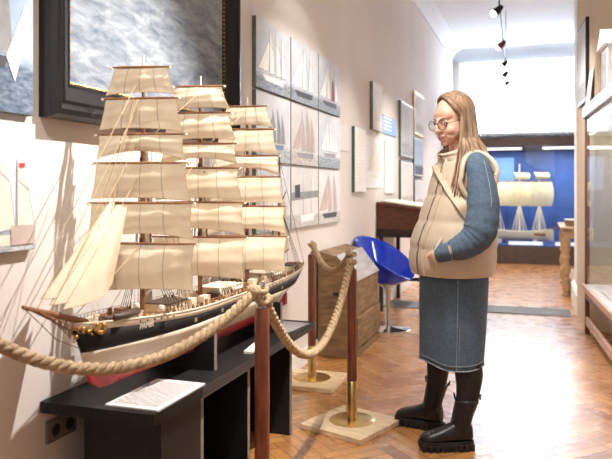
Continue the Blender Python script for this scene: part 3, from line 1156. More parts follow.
cx, cy = cs((388-VX)/F*6.2, 6.2)[:2]
chair = thing('swivel_chair', 'transparent blue shell chair on a chrome pedestal at the desk', 'chair', (cx, cy, 0), R(70))
def shell(a, t):
    # a: around from left arm over the back to right arm; t: from seat centre to rim
    an = (a-.5)*2*PI
    back = .5+.5*math.cos(an)                # 1 at the back (local +y), 0 at the front
    rr = .262*t
    x = math.sin(an)*rr*1.0
    y = math.cos(an)*rr*.92+.01
    hgt = .02+.40*max(0, (t-.5)/.5)**1.35*(.10+.90*back**.75)
    fl = .05*max(0, (t-.5)/.5)*back
    return Vector((x*(1+fl), y+fl, .405+.05*t*t*0+hgt))
MB().grid(48, 22, shell).build('seat_shell', 'blue_plastic', chair, fixn=False, smooth=180, solid=.009)
MB().lathe([(.03, .02), (.024, .05), (.022, .3), (.03, .36), (.07, .395), (.1, .412), (.02, .416)], seg=28).build('pedestal', 'chrome', chair)
MB().lathe([(.205, 0), (.205, .008), (.19, .014), (.05, .022), (.03, .035)], seg=44).build('base_disc', 'chrome', chair)

# ================================================================== PICTURES ON THE LEFT WALL
# big painting in black moulded frame
PY0, PY1, PZ0, PZ1, PW = 1.915, 3.44, 1.497, 2.86, .135
pt = thing('framed_painting', 'huge stormy sea painting in a wide glossy black frame with gilt slip', 'painting', (WALL, (PY0+PY1)/2, PZ0))
hw, hh = (PY1-PY0)/2, PZ1-PZ0
profile = [(0, .0), (0, .05), (.012, .066), (.03, .07), (.042, .062), (.05, .056), (.062, .06), (.075, .052), (.1, .036), (.115, .03), (.122, .032), (.135, .022), (.135, 0.0)]
fr = MB()
rings = []
for off, dep in profile:
    rings.append([(dep, -hw+off, off), (dep, hw-off, off), (dep, hw-off, hh-off), (dep, -hw+off, hh-off)])
fr.loft(rings, cap=False)
fo = fr.build('frame', 'frame_black', pt, smooth=30)
gd = MB()
gy0, gy1, gz0, gz1 = -hw+PW, hw-PW, PW, hh-PW
nb = 70
for k in range(nb):
    y = gy0+(gy1-gy0)*k/(nb-1)
    gd.ell((.023, y, gz0-.004), (.006, .0075, .006), nu=6, nv=4)
nb2 = 50
for k in range(nb2):
    z = gz0+(gz1-gz0)*k/(nb2-1)
    for y in (gy0-.004, gy1+.004):
        gd.ell((.023, y, z), (.006, .006, .0075), nu=6, nv=4)
gd.build('gilt_beading', 'gold', fo)
cv = MB().span((.004, gy0-.004, gz0-.004), (.016, gy1+.004, gz1+.004))
cv.build('canvas', 'storm_sea', pt, smooth=0)
gs = MB()     # pale rigging of a ship in the spray
for (y0, z0, y1, z1, w_) in ((-.05, .62, -.12, 1.16, .006), (.12, .6, .08, 1.2, .007), (.27, .6, .26, 1.15, .006), (-.16, .9, .1, .97, .004), (.02, .95, .2, .99, .004), (-.1, .75, .12, .8, .004), (.05, .8, .22, .84, .004), (.2, .86, .34, .88, .004), (.2, .72, .36, .74, .004), (.12, 1.15, -.05, .63, .002), (.26, 1.1, .12, .62, .002)):
    a, b_ = Vector((.0165, y0, z0)), Vector((.0165, y1, z1))
    n_ = (b_-a).normalized().cross(Vector((1, 0, 0)))*w_
    gs.poly([a-n_, b_-n_, b_+n_, a+n_])
gs.build('painted_ship', 'p_grey', pt, smooth=0)

def print_panel(name, label, y0, y1, z0, z1, pic, design, depth=.024, edge='print_edge', group=None, border=0, cat='picture', bcol='mat_board'):
    """wall panel: board + picture face (picture shapes are flat inlays of that face)"""
    yc = (y0+y1)/2
    r = thing(name, label, cat, (WALL, yc, z0), 0, group)
    w_, h_ = y1-y0, z1-z0
    MB().span((0, -w_/2, 0), (depth, w_/2, h_)).build('backing_board' if not border else 'frame', edge, r, smooth=0, bevel=.002)
    if border:
        MB().span((depth, -w_/2+border*.5, border*.5), (depth+.0015, w_/2-border*.5, h_-border*.5)).build('passe_partout', bcol, r, smooth=0)
    o = border
    mb = MB()
    x0 = depth+(.0018 if border else 0)
    mb.span((x0, -w_/2+o+.002, o+.002), (x0+.002, w_/2-o-.002, h_-o-.002))
    mats = [pic]
    xi = x0+.0024
    for k, (mt, pts) in enumerate(design):
        if mt not in mats:
            mats.append(mt)
        mb.mat(mats.index(mt))
        mb.poly([(xi+k*.00012, -w_/2+o+a*(w_-2*o), o+b_*(h_-2*o)) for a, b_ in pts])
    mb.build('print', mats, r, smooth=0, fixn=True)
    return r
def schooner(cx, base, sc, sail='p_white', hull='p_white', n=3, heel=0, tall=1):
    d = []
    def P(x, y):
        return (cx+sc*(x+heel*y), base+sc*y)
    d.append((hull, [P(-.42, .1), P(.4, .12), P(.34, 0), P(-.3, .0)]))
    d.append(('p_grey', [P(-.42, .1), P(-.62, .17), P(-.4, .08)]))
    xs = {2: (-.1, .18), 3: (-.18, .05, .26), 4: (-.24, -.04, .14, .3)}[n]
    for i, x in enumerate(xs):
        h_ = (1.0, 1.06, .92, .8)[i]*tall
        d.append(('p_grey', [P(x-.008, .1), P(x+.008, .1), P(x+.004, h_), P(x-.004, h_)]))
        d.append(('p_shade', [P(x-.002, .14), P(x+.205, .16), P(x+.14, h_*.63), P(x-.002, h_*.99)]))
        d.append((sail, [P(x+.012, .16), P(x+.19, .18), P(x+.13, h_*.62), P(x+.012, h_*.74)]))
        d.append((sail, [P(x+.012, h_*.76), P(x+.12, h_*.66), P(x+.01, h_*.97)]))
    d.append(('p_shade', [P(-.6, .17), P(xs[0]-.14, .18), P(xs[0]-.0, h_*.9)]))
    d.append((sail, [P(-.58, .18), P(xs[0]-.16, .2), P(xs[0]-.015, h_*.86)]))
    d.append((sail, [P(-.4, .17), P(xs[0]-.06, .2), P(xs[0]-.015, .8*tall)]))
    return d
def clip01(d):
    out = []
    for m_, pts in d:
        out.append((m_, [(min(max(a, .005), .995), min(max(b_, .005), .995)) for a, b_ in pts]))
    return out
G9 = 'wall panels of sailing ships hung in three rows'
ys = [onx(u, 0, WALL).y for u in (251.5, 287.5, 315, 337.5)]
pitch = (ys[3]-ys[0])/3
top0, rp = 2.275, .434
spec = [
    [('sea_pale', schooner(.5, .14, .78, n=3), 'panel of a white three-masted schooner, beside the black painting frame'),
     ('sea_pale', schooner(.45, .1, .82, hull='p_dark', n=2, heel=.08, tall=1.02), 'panel of a heeling dark-hulled white sailboat in the top row'),
     ('sea_pale', schooner(.5, .12, .8, hull='p_dark', n=3)+[('p_red', [(.55, .25), (.72, .26), (.66, .6), (.57, .68)])], 'panel of a ship with one red sail, end of the top row')],
    [('sea_fog', schooner(.55, .2, .6, sail='p_grey', hull='p_blue', n=3), 'panel of bare blue masts, half hidden behind the last mast of the model'),
     ('sea_mist', schooner(.5, .12, .8, sail='p_rose', hull='p_grey', n=3), 'panel of a rose-sailed ship at the middle of the nine'),
     ('sea_pale', schooner(.5, .2, .7, sail='p_white', hull='p_grey', n=4), 'panel of a many-sailed ship on grey waves, end of the middle row')],
    [('sea_fog', schooner(.5, .2, .6, n=2), 'lowest panel close behind the stern rigging of the ship model'),
     ('sea_mist', [('p_grey', [(.0, .45), (1, .5), (1, .62), (0, .58)]), ('p_dark', [(.12, .5), (.3, .5), (.3, .72), (.12, .7)]), ('p_white', [(.3, .2), (.85, .22), (.8, .1), (.36, .08)]), ('p_grey', [(.4, .22), (.42, .22), (.41, .92), (.4, .92)]), ('p_grey', [(.7, .22), (.72, .22), (.71, .85), (.7, .85)])], 'panel of a white boat in a harbour with bare masts in the lowest row'),
     ('sea_mist', schooner(.5, .1, .85, sail='p_rose', hull='p_dark', n=2, tall=1.0), 'panel of a boat with two tall dusky sails, end of the lowest row')]]
for r_ in range(3):
    for c_ in range(3):
        pic, des, lab = spec[r_][c_]
        y0 = ys[0]+pitch*c_+.008
        zt = top0-rp*r_
        print_panel('ship_picture', lab, y0, y0+pitch-.016, zt-rp+.016, zt, pic, clip01(des), group=G9)
# two panels beside the painting on the near side
yr = onx(27, 0, WALL).y
up = clip01(schooner(.62, .22, .5, sail='p_grey', hull='p_dark', n=3, tall=1.2)+[('p_white', [(.86, .16), (.97, .5), (.93, .56), (.8, .28)])])
print_panel('ship_picture', 'blue panel of a grey-sailed ship, hung above the pale flag panel', yr-.62, yr, 1.492, 2.12, 'sea_blue', up, group='panels of ships beside the black framed painting')
lo = clip01(schooner(.66, .05, .72, sail='p_cream', hull='p_cream', n=3)+[('p_flag', [(.86, .68), (.91, .685), (.91, .65), (.86, .645)]), ('p_rose', [(.8, .05), (.985, .05), (.985, .2), (.8, .2)])])
print_panel('ship_picture', 'pale panel of a cream ship with a small red flag, hung below the blue panel', yr-.56, yr+.01, 1.055, 1.468, 'sea_fog', lo, group='panels of ships beside the black framed painting')

# smaller frames and cards further along
def wp(u0, v0, u1, v1):
    a, b_ = onx(u0, v0, WALL), onx(u1, v1, WALL)
    um = (u0+u1)/2
    zt, zb = onx(um, v0, WALL).z, onx(um, v1, WALL).z
    return a.y, b_.y, zb, zt
def lines(n, w=.86, m_='p_grey', seed=1, x0=.08, h=.016):
    rnd = random.Random(seed)
    return [(m_, [(x0, .9-.8*k/n), (x0+w*rnd.uniform(.6, .98), .9-.8*k/n), (x0+w*.6, .9-.8*k/n-h), (x0, .9-.8*k/n-h)]) for k in range(n)]
def card(u0, v0, u1, v1, name, label, pic, des, depth, edge, border=0, cat='picture', bcol='mat_board', group=None):
    y0, y1, z0, z1 = wp(u0, v0, u1, v1)
    return print_panel(name, label, y0, y1, z0, z1, pic, clip01(des), depth, edge, group, border, cat, bcol)
card(338.5, 125, 348, 151, 'text_card', 'small pale text card on the wall just past the nine ship panels', 'paper', lines(6, m_='mat_board', seed=2), .006, 'mat_board', cat='card')
card(351.5, 128, 363, 192, 'text_board', 'tall white text panel with green edge, above the slant-top chest', 'mat_board', lines(14, m_='cream_card', seed=3), .03, 'green_edge', cat='panel')
card(369.5, 84, 379, 131, 'wall_panel', 'white panel high on the wall above the pale ship drawing', 'mat_board', [('p_cream', [(.2, .2), (.8, .2), (.8, .8), (.2, .8)])], .035, 'print_edge', cat='panel')
card(381.5, 117, 395, 135, 'wall_sign', 'small pale blue sign with rows of text high on the white wall', 'sign_blue', lines(4, m_='p_white', seed=4, h=.07), .01, 'sign_blue', cat='sign')
card(364, 137, 382.5, 188, 'ship_drawing', 'pale line drawing of a ship on white paper next to the tall text panel', 'mat_board', [('p_cream', p) for _, p in schooner(.5, .2, .7, n=3)], .008, 'mat_board', cat='drawing')
card(383.5, 141, 392, 193, 'text_board', 'narrow white text panel above the cream pad on the desk', 'mat_board', lines(12, m_='cream_card', seed=5), .02, 'mat_board', cat='panel')
card(398.5, 104, 411, 158, 'framed_print', 'green-edged glazed print, upper of two beside the person', 'sea_fog', [], .03, 'green_edge', .03)
card(398.5, 161, 411, 207, 'framed_print', 'green-edged glazed print, just over the desk pad beside the person', 'sea_mist', [], .03, 'green_edge', .03)
card(412.5, 94, 421.5, 136, 'framed_print', 'gilt-framed print, highest of the frames before the face of the person', 'sea_mist', [], .03, 'gold', .05)
card(412, 138, 421, 177, 'framed_print', 'blue-grey print in the frame straight below the gilt frame', 'sea_blue', [], .03, 'green_edge', .03)
card(412.5, 179, 421, 207, 'framed_print', 'lowest small pale print below the blue-grey print', 'sea_fog', [], .03, 'green_edge', .03)

# ================================================================== BACK DISPLAY CASE
BY = 12.2
bc = thing('glass_case', 'wide glass display case with bright blue interior along the far wall', 'display case', (0, BY, 0))
BX0, BX1 = WALL+.04, XR-.06
MB().span((BX0, 0, 0), (BX1, 1.2, .30)).build('plinth', 'case_plinth', bc, bevel=.004)
MB().span((BX0, 0, 2.0), (BX1, 1.2, 2.14)).build('top_beam', 'case_plinth', bc, bevel=.004)
MB().span((BX0, 1.18, .32), (BX1, 1.2, 2.0)).build('back_panel', 'blue_wall', bc)
MB().span((BX0, .0, .32), (BX0+.02, 1.18, 2.0)).build('side_panel', 'blue_wall', bc)
MB().span((BX1-.02, .0, .32), (BX1, 1.18, 2.0)).build('side_panel', 'blue_wall', bc)
MB().span((BX0+.02, .0, .30), (BX1-.02, 1.18, .32)).build('case_floor', 'blue_wall', bc)
MB().span((BX0+.02, .006, .32), (BX1-.02, .012, 2.0)).build('glass_pane', 'glass', bc)
for x in (-.9, .05):
    MB().span((x, .5, 1.965), (x+.6, .6, 1.995)).build('light_tube', 'tube_glow', bc)
def small_ship(x, y, z, rz, L, label, sails=True):
    r = thing('small_ship_model', label, 'ship model', (x, y, z), rz)
    bm_ = MB()
    rings = []
    for k in range(17):
        a = -1+2*k/16
        wv = .11*(1-max(0, a)**3)*(1-max(0, -a)**5*.5)*L+.002
        sheer = .05*a*a*L
        rings.append([(a*L*.5, wv*s_, zz) for s_, zz in ((0, .03*L), (.7, .05*L), (1, .1*L), (1.02, .17*L+sheer), (-1.02, .17*L+sheer), (-1, .1*L), (-.7, .05*L))])
    bm_.loft(rings)
    h_ = bm_.build('hull', 'cabin', r, smooth=50)
    MB().span((-L*.42, -.1*L, .115*L), (L*.4, .1*L, .15*L)).build('wale', 'spar', h_)
    MB().tube([(L*.48, 0, .2*L), (L*.78, 0, .36*L)], .012*L, 8).build('bowsprit', 'spar', r)
    for i, (mx, hh_) in enumerate(((-.3, 1.0), (.02, 1.16), (.3, 1.04))):
        mo = MB().tube([(mx*L, 0, .15*L), (mx*L, 0, hh_*L)], [.013*L, .006*L], 8).build('mast', 'spar_pale', r)
        for (zz, ww, hg) in ((.54, .42, .36), (.93, .28, .1)):
            if zz+hg > hh_:
                continue
            MB().tube([(mx*L+.02*L-ww*.3*L, -ww*L*.5, (zz+hg)*L), (mx*L+.02*L+ww*.3*L, ww*L*.5, (zz+hg)*L)], .007*L, 6).build('yard', 'spar', mo)
            MB().grid(8, 6, lambda a, t: Vector((mx*L+.02*L+(a-.5)*ww*.6*L+.03*L*math.sin(PI*t), (a-.5)*ww*L, (zz+hg*(1-t))*L))).build('square_sail', 'sail_pale', mo, fixn=False, smooth=180)
        sh3 = MB()
        for sd in (-1, 1):
            for k in range(4):
                sh3.tube([((mx-.09+.06*k)*L, sd*.1*L, .17*L), (mx*L, 0, .6*L)], .006*L, 4)
        sh3.build('shrouds', 'spar_pale', mo)
    stn = MB()
    for sx_ in (-.25, .25):
        stn.span((sx_*L-.03*L, -.08*L, 0), (sx_*L+.03*L, .08*L, .06*L))
    stn.build('stand', 'white_paint', r)
    return r
bx_, by_ = cs((520-VX)/F*12.1, 12.1)[:2]
small_ship(-.36, BY+.55, .32, R(-8), 1.2, 'cream sailing ship model inside the blue case, just behind the person')
# light blue panel painted for a bright glow in the case, white captions
pnl = MB().span((-1.25, BY+1.16, 1.25), (-.45, BY+1.178, 1.85))
tag(pnl.build('blue_glow_panel', 'sign_blue', None), 'light blue panel painted as a bright glow on the back of the blue case', 'photo')
for k, x in enumerate((-.5, .25)):
    cp = MB().prism([(x, BY+.06, .32), (x, BY+.16, .32), (x, BY+.16, .37), (x, BY+.14, .37)], (.55, 0, 0))
    tag(cp.build('caption_board', 'paper', None, smooth=0), ['white caption board under the ship model behind the person', 'white caption board next to the carved table legs, inside the blue case'][k], 'caption')

# ================================================================== SIDE TABLE
sd_ = thing('side_table', 'narrow wooden side table with turned legs in front of the blue case', 'table', (.27, 8.62, 0))
MB().span((-.04, -.02, .785), (.5, 1.32, .815)).build('tabletop', 'table_wood', sd_, bevel=.006)
MB().span((0, .02, .68), (.46, 1.28, .785)).build('apron', 'table_wood', sd_)
turn = [(.03, 0), (.034, .03), (.022, .05), (.034, .08), (.03, .16), (.034, .2), (.022, .23), (.038, .3), (.03, .36), (.02, .42), (.034, .46), (.022, .5), (.036, .56), (.034, .62), (.036, .7)]
for x in (.03, .43):
    for y in (.05, 1.25):
        MB().lathe([(q*1.35, z) for q, z in turn], (x, y, 0), 18).build('leg', 'table_wood', sd_)
MB().span((.01, .03, .17), (.45, 1.27, .2)).build('shelf', 'table_wood', sd_)
fb = thing('flat_box', 'flat brown wooden box lying on the turned-leg side table', 'box', (.47, 9.1, .815))
MB().span((-.17, -.25, 0), (.17, .25, .06)).build('box_body', 'old_wood', fb, bevel=.005)
MB().span((-.175, -.255, .06), (.175, .255, .075)).build('lid', 'old_wood_pale', fb, bevel=.003)

# ================================================================== RIGHT GLASS CASE
rc = thing('tall_glass_case', 'tall glazed display case with brown posts and pale top at the right wall', 'display case', (PX, PY-.04, 0), PA)
RL, RD = 2.6, .62
Z0, Z1 = .43, 1.93
for x in (.015, RD-.015):
    for y in (-.015, -RL+.015):
        MB().span((x-.018, y-.018, 0), (x+.018, y+.018, Z1-.05)).build('post', 'oak_frame', rc)
tp = MB().span((-.02, -RL-.02, Z1-.05), (RD, .02, Z1+.04))
tp.build('top_frame', 'case_top', rc, bevel=.006)
MB().span((-.018, -RL-.02, Z1-.062), (.0, .02, Z1-.05)).build('top_trim', 'oak_frame', rc)
MB().span((0, -RL, Z0-.03), (RD, 0, Z0)).build('shelf', 'case_top', rc)
MB().span((-.03, -RL, Z0-.045), (.0, .01, Z0+.005)).build('shelf_rail', 'rail_pale', rc, bevel=.004)
MB().span((.0, -RL, Z0-.12), (.02, -.03, Z0-.03)).build('apron', 'oak_frame', rc)
MB().span((.0, -RL, .08), (.025, -.03, .15)).build('lower_rail', 'rail_pale', rc, bevel=.004)
MB().span((RD-.025, -RL, .08), (RD, -.03, .15)).build('lower_rail', 'oak_frame', rc, bevel=.004)
MB().span((.005, -RL+.03, Z0), (.009, -.03, Z1-.05)).build('glass_pane', 'glass', rc)
MB().span((.25, -RL+.1, Z1-.062), (.3, -.1, Z1-.05)).build('added_glow_strip', 'tube_glow', rc)  # glowing strip added to go with the extra lamp in the case
MB().span((.03, -.009, Z0), (RD-.03, -.005, Z1-.05)).build('glass_pane', 'glass', rc)
p_ = Matrix.LocRotScale(rc.location, rc.rotation_euler, None) @ Vector((.16, -.75, Z0))
ob = thing('open_booklet', 'white open booklet lying inside the tall glass case', 'booklet', p_, PA)
MB().span((-.1, -.25, .0), (.1, .25, .012)).build('pages', 'paper', ob, bevel=.003)
l = MB()
for k in range(8):
    l.span((-.08, -.2+k*.05, .012), (.07, -.18+k*.05, .0124))
l.build('printed_lines', 'p_grey', ob, smooth=0)
cd = MB().prism([(-.012, -.35, Z1+.04), (-.012, -.10, Z1+.04), (.022, -.10, 2.26), (.022, -.35, 2.26)], (.004, 0, 0))
co = cd.build('name_card', 'paper', None, smooth=0)
co.location = rc.location
co.rotation_euler.z = PA
tag(co, 'blank white card leaning on top of the tall glass case', 'card')
# small white gabled cabinet on the case
p_ = Matrix.LocRotScale(rc.location, rc.rotation_euler, None) @ Vector((.035, -.66, Z1+.04))
wc = thing('gabled_cabinet', 'white gabled little cabinet standing on top of the tall glass case', 'cabinet', p_, PA)
MB().span((-.0, -.3, 0), (.2, .0, .36)).build('cabinet_body', 'white_paint', wc, bevel=.003)
MB().prism([(-.03, .04, .36), (-.03, -.34, .36), (-.03, -.15, .5)], (.25, 0, 0)).build('gable', 'white_paint', wc, smooth=0, bevel=.003)
MB().span((-.004, -.26, .04), (-.001, -.04, .32)).build('door_panel', 'p_grey', wc)
# framed picture on the pier
fp = thing('framed_picture', 'tall dark-framed picture on the tan pier above the tall glass case', 'picture', pr(.03, .14, 2.03), PA)
MB().span((-.03, -.2, 0), (0, .38, .73)).build('frame', 'frame_black', fp, bevel=.004)
MB().span((-.032, -.17, .03), (-.0295, .35, .70)).build('print', 'sea_fog', fp)

# ================================================================== TRACK LIGHTS
TXX, TZZ = -.47, 3.15
tr_ = thing('lighting_cable', 'thin low-voltage lighting track hung below the ceiling along the hall', 'track', (-.4336, 9, TZZ), R(1.55))
MB().tube([(.0, -6.6, 0), (0, 3.4, 0)], .008, 6).build('track_rail', 'lamp_black', tr_)
for y in (-5, -1.6, 1.8):
    MB().tube([(0, y, 0), (0, y, CEIL-TZZ)], .005, 6).build('hanger_rod', 'p_grey', tr_)
for k, (y, lab) in enumerate(((7.2, 'nearest visible track spotlight, at the top end of the lighting track'), (8.9, 'second track spotlight along the lighting track, with a dark red cap'), (10.3, 'third track spotlight along the track, in front of the window blind'), (11.2, 'fourth track spotlight along the track, in front of the window blind'), (12.2, 'last and lowest looking track spotlight before the window blind'))):
    r = thing('track_spotlight', lab, 'spotlight', (-.385-.027*(y-7.2), y, TZZ), R(20*(-1)**k), 'spotlights on the track')
    MB().tube([(0, 0, 0), (0, 0, -.07)], .008, 6).build('bracket', 'lamp_black', r)
    hd = MB().tube([(.03, 0, -.05), (0, 0, -.08), (-.05, -.0, -.12)], [.02, .035, .045], 14).build('lamp_head', 'lamp_red' if k == 1 else 'lamp_black', r)
    MB().ell((-.053, 0, -.123), (.034, .034, .034), nu=12, nv=8).build('bulb', 'lamp_glow', hd)
# ================================================================== PERSON
pp = cs(.70, 3.45)
person = thing('person', 'standing woman in beige puffer vest, denim dress and black boots looking at the ship model', 'person', (pp.x, pp.y, 0), TH)
HC = Vector((.033, 0, 1.6))
HS = 1.05
HYAW, HPIT = R(-58), R(13)
HR = Matrix.Rotation(HYAW, 3, 'Z') @ Matrix.Rotation(HPIT, 3, 'X')
HY = Matrix.Rotation(HYAW, 3, 'Z')
def hd(x, y, z):
    return HC+HR @ (Vector((x, y, z))*HS)
def capsule(mb, a, b, ra, rb, n=6):
    a, b = Vector(a), Vector(b)
    mb.tube([a.lerp(b, i/n) for i in range(n+1)], [ra+(rb-ra)*i/n for i in range(n+1)], 14)
    mb.ell(a, ra, nu=14, nv=8)
    mb.ell(b, rb, nu=14, nv=8)
def limb(mb, pts):
    for (a, ra), (b, rb) in zip(pts, pts[1:]):
        capsule(mb, a, b, ra, rb)
TY = R(-70)
TR = Matrix.Rotation(TY, 3, 'Z')
def ring(c, a, b, n=40, ex=2.3, yaw=None, fn=None, dz=None):
    rot = TR if yaw is None else Matrix.Rotation(yaw, 3, 'Z')
    out = []
    for j in range(n):
        t = 2*PI*j/n
        cx_, sx_ = math.cos(t), math.sin(t)
        k = 1 if fn is None else fn(t)
        p = Vector((math.copysign(abs(cx_)**(2/ex), cx_)*a*k, math.copysign(abs(sx_)**(2/ex), sx_)*b*k, 0))
        q = Vector(c)+rot @ p
        if dz:
            q.z += dz(t)
        out.append(q)
    return out
body = MB()
# head
head_parts = [((0, .012, .03), (.074, .094, .088)), ((0, -.03, -.03), (.063, .062, .082)), ((0, -.052, -.084), (.036, .036, .03)), ((0, -.077, -.101), (.018, .016, .014)),
              ((.034, -.056, -.04), (.027, .028, .03)), ((-.034, -.056, -.04), (.027, .028, .03)), ((0, -.055, .032), (.056, .031, .042)), ((0, -.081, .014), (.04, .014, .01)),
              ((0, -.096, -.008), (.0085, .014, .028)), ((0, -.105, -.02), (.009, .014, .018)), ((0, -.111, -.033), (.0105, .0145, .0105)), ((.010, -.1, -.036), (.0078, .012, .0078)), ((-.010, -.1, -.036), (.0078, .012, .0078)),
              ((0, -.088, -.062), (.022, .012, .008)), ((0, -.087, -.0745), (.018, .0115, .008)), ((.036, -.014, -.068), (.021, .044, .03)), ((-.036, -.014, -.068), (.021, .044, .03)), ((.044, -.028, -.05), (.02, .036, .036)), ((-.044, -.028, -.05), (.02, .036, .036)), ((.029, -.046, -.066), (.026, .035, .032)), ((-.029, -.046, -.066), (.026, .035, .032)),
              ((.073, .008, -.018), (.009, .017, .03)), ((-.073, .008, -.018), (.009, .017, .03))]
for c_, r_ in head_parts:
    body.ell(hd(*c_), [k*HS for k in r_], rot=HR, nu=22, nv=14)
capsule(body, hd(0, .02, -.06), (.085, 0, 1.36), .052, .06)
# trunk
tr_rings = [((.03, 0, .80), .17, .13), ((.03, 0, .92), .165, .125), ((.04, 0, 1.05), .135, .10), ((.06, 0, 1.2), .155, .105), ((.075, 0, 1.32), .16, .095), ((.085, 0, 1.39), .10, .07), ((.085, 0, 1.42), .055, .05)]
body.loft([ring(c_, a, b) for c_, a, b in tr_rings])
# legs
NL = [((.035, -.085, .86), .088), ((.07, -.11, .49), .062), ((.088, -.112, .36), .0635), ((.078, -.112, .24), .048), ((.045, -.115, .1), .033)]
FL = [((.02, .085, .86), .088), ((-.02, .125, .49), .06), ((-.012, .14, .36), .057), ((-.02, .15, .24), .046), ((-.043, .163, .1), .033)]
limb(body, NL)
limb(body, FL)
capsule(body, (.042, -.115, .082), (-.08, -.123, .066), .028, .018)
capsule(body, (-.045, .165, .082), (-.148, .229, .066), .028, .018)
# arms and hands (the hands are in the vest pockets)
NA = [((.118, -.155, 1.345), .045), ((.125, -.235, 1.05), .04), ((-.03, -.228, .965), .034), ((-.09, -.198, .945), .026)]
FA = [((.06, .165, 1.345), .045), ((.08, .25, 1.06), .04), ((-.0, .215, .975), .034), ((-.06, .19, .955), .026)]
for A, sd in ((NA, -1), (FA, 1)):
    limb(body, A)
    w_ = Vector(A[-1][0])
    fd = Vector((-.05, -sd*.95, -.22)).normalized()
    pm = w_+fd*.08
    capsule(body, w_, pm, .024, .027)
    body.ell(pm, (.026, .034, .036), nu=12, nv=8)
    for k, ln in enumerate((.062, .072, .068, .052)):
        b0 = pm+fd*.03+Vector((0, 0, .024-.016*k))
        b1 = b0+fd*ln*.5
        b2 = b1+(fd+Vector((.5, 0, -.25))).normalized()*ln*.5
        limb(body, [(b0, .009), (b1, .0082), (b2, .007)])
    t0 = pm+Vector((0, -sd*.005, .025))
    limb(body, [(t0, .01), (t0+fd*.03+Vector((0, 0, .016)), .0095), (t0+fd*.055+Vector((0, 0, .014)), .008)])
def remeshed(mb, name, mats, parent, voxel, smooth_it):
    o = mb.build(name, mats, parent, smooth=0)
    q = o.modifiers.new('r', 'REMESH')
    q.mode = 'VOXEL'
    q.voxel_size = voxel
    q = o.modifiers.new('s', 'SMOOTH')
    q.iterations = smooth_it
    q.factor = .5
    bpy.context.view_layer.update()
    me = bpy.data.meshes.new_from_object(o.evaluated_get(bpy.context.evaluated_depsgraph_get()))
    me.name = name
    o.modifiers.clear()
    me.materials.clear()
    for x in (mats if isinstance(mats, (list, tuple)) else [mats]):
        me.materials.append(M[x])
    for p in me.polygons:
        p.use_smooth = True
        p.material_index = 0
    o.data = me
    return o
remeshed(body, 'body', 'skin', person, .0037, 11)
# face details
def hball(nm, c, r, m_, par):
    return MB().ell(hd(*c), [k*HS for k in r], rot=HR, nu=16, nv=10).build(nm, m_, par, smooth=180)
face = person
for sx in (1, -1):
    ey = hball('eye', (sx*.031, -.0765, -.004), (.0125, .0115, .009), 'eye_white', face)
    hball('iris', (sx*.031-.001, -.0835, -.0065), (.0055, .005, .0052), 'eye_dark', ey)
    hball('eyelid', (sx*.031, -.0762, .0015), (.0142, .0124, .0085), 'skin', face)
    MB().tube([hd(sx*.031+x, -.0872+abs(x)*.35+.002, -.0052-abs(x)*.12) for x in (-.013, -.007, 0, .007, .013)], .0018*HS, 6).build('eyelashes', 'eye_dark', face)
    MB().tube(crv([hd(sx*.012, -.0935, .0155), hd(sx*.03, -.0885, .0205), hd(sx*.05, -.0725, .0165)], 5), [.002, .0026, .0028, .003, .003, .003, .0028, .0024, .002, .0016, .001], 8).build('eyebrow', 'brow', face)
lp = MB()
lp.tube(crv([hd(-.021, -.0885, -.0675), hd(-.006, -.1, -.0635), hd(0, -.1005, -.065), hd(.006, -.1, -.0635), hd(.021, -.0885, -.0675)], 4), [.001]+[.0034]*15+[.001], 8)
lp.tube(crv([hd(-.02, -.0885, -.069), hd(0, -.0985, -.0755), hd(.02, -.0885, -.069)], 6), [.001]+[.0042]*11+[.001], 8)
lp.build('lips', 'lip', face)
# glasses
gl = MB()
for sx in (1, -1):
    cc = Vector((sx*.034, -.107, -.008))
    gl.tube([hd(cc.x+.0255*math.cos(a), cc.y+sx*.0255*math.cos(a)*sx*sx*.0+abs(.0255*math.cos(a)+sx*.034)*.12, cc.z+.0235*math.sin(a)) for a in [2*PI*k/28 for k in range(29)]], .0017, 6)
    gl.tube([hd(sx*.0595, -.1, -.004), hd(sx*.076, -.085, -.002), hd(sx*.082, -.03, 0), hd(sx*.082, .015, .001), hd(sx*.08, .03, -.012)], .0014, 6)
gl.tube([hd(-.009, -.106, -.003), hd(0, -.1085, .002), hd(.009, -.106, -.003)], .0014, 6)
go = gl.build('glasses', 'glasses', person)
for sx in (1, -1):
    MB().poly([hd(sx*.034+.0245*math.cos(a), -.107+abs(.0245*math.cos(a)+sx*.034)*.12, -.008+.0225*math.sin(a)) for a in [2*PI*k/24 for k in range(24)]]).build('lens', 'lens', go)
# tights
tg = MB()
for L in (NL, FL):
    pts = crv([p for p, r in L], 6)
    rad = []
    for i in range(len(L)-1):
        for k in range(6):
            rad.append(L[i][1]+(L[i+1][1]-L[i][1])*k/6+.0035)
    rad.append(L[-1][1]+.0035)
    k0 = 3
    tg.tube(pts[k0:], rad[k0:], 24)
tg.build('tights', 'tights', person, smooth=180)

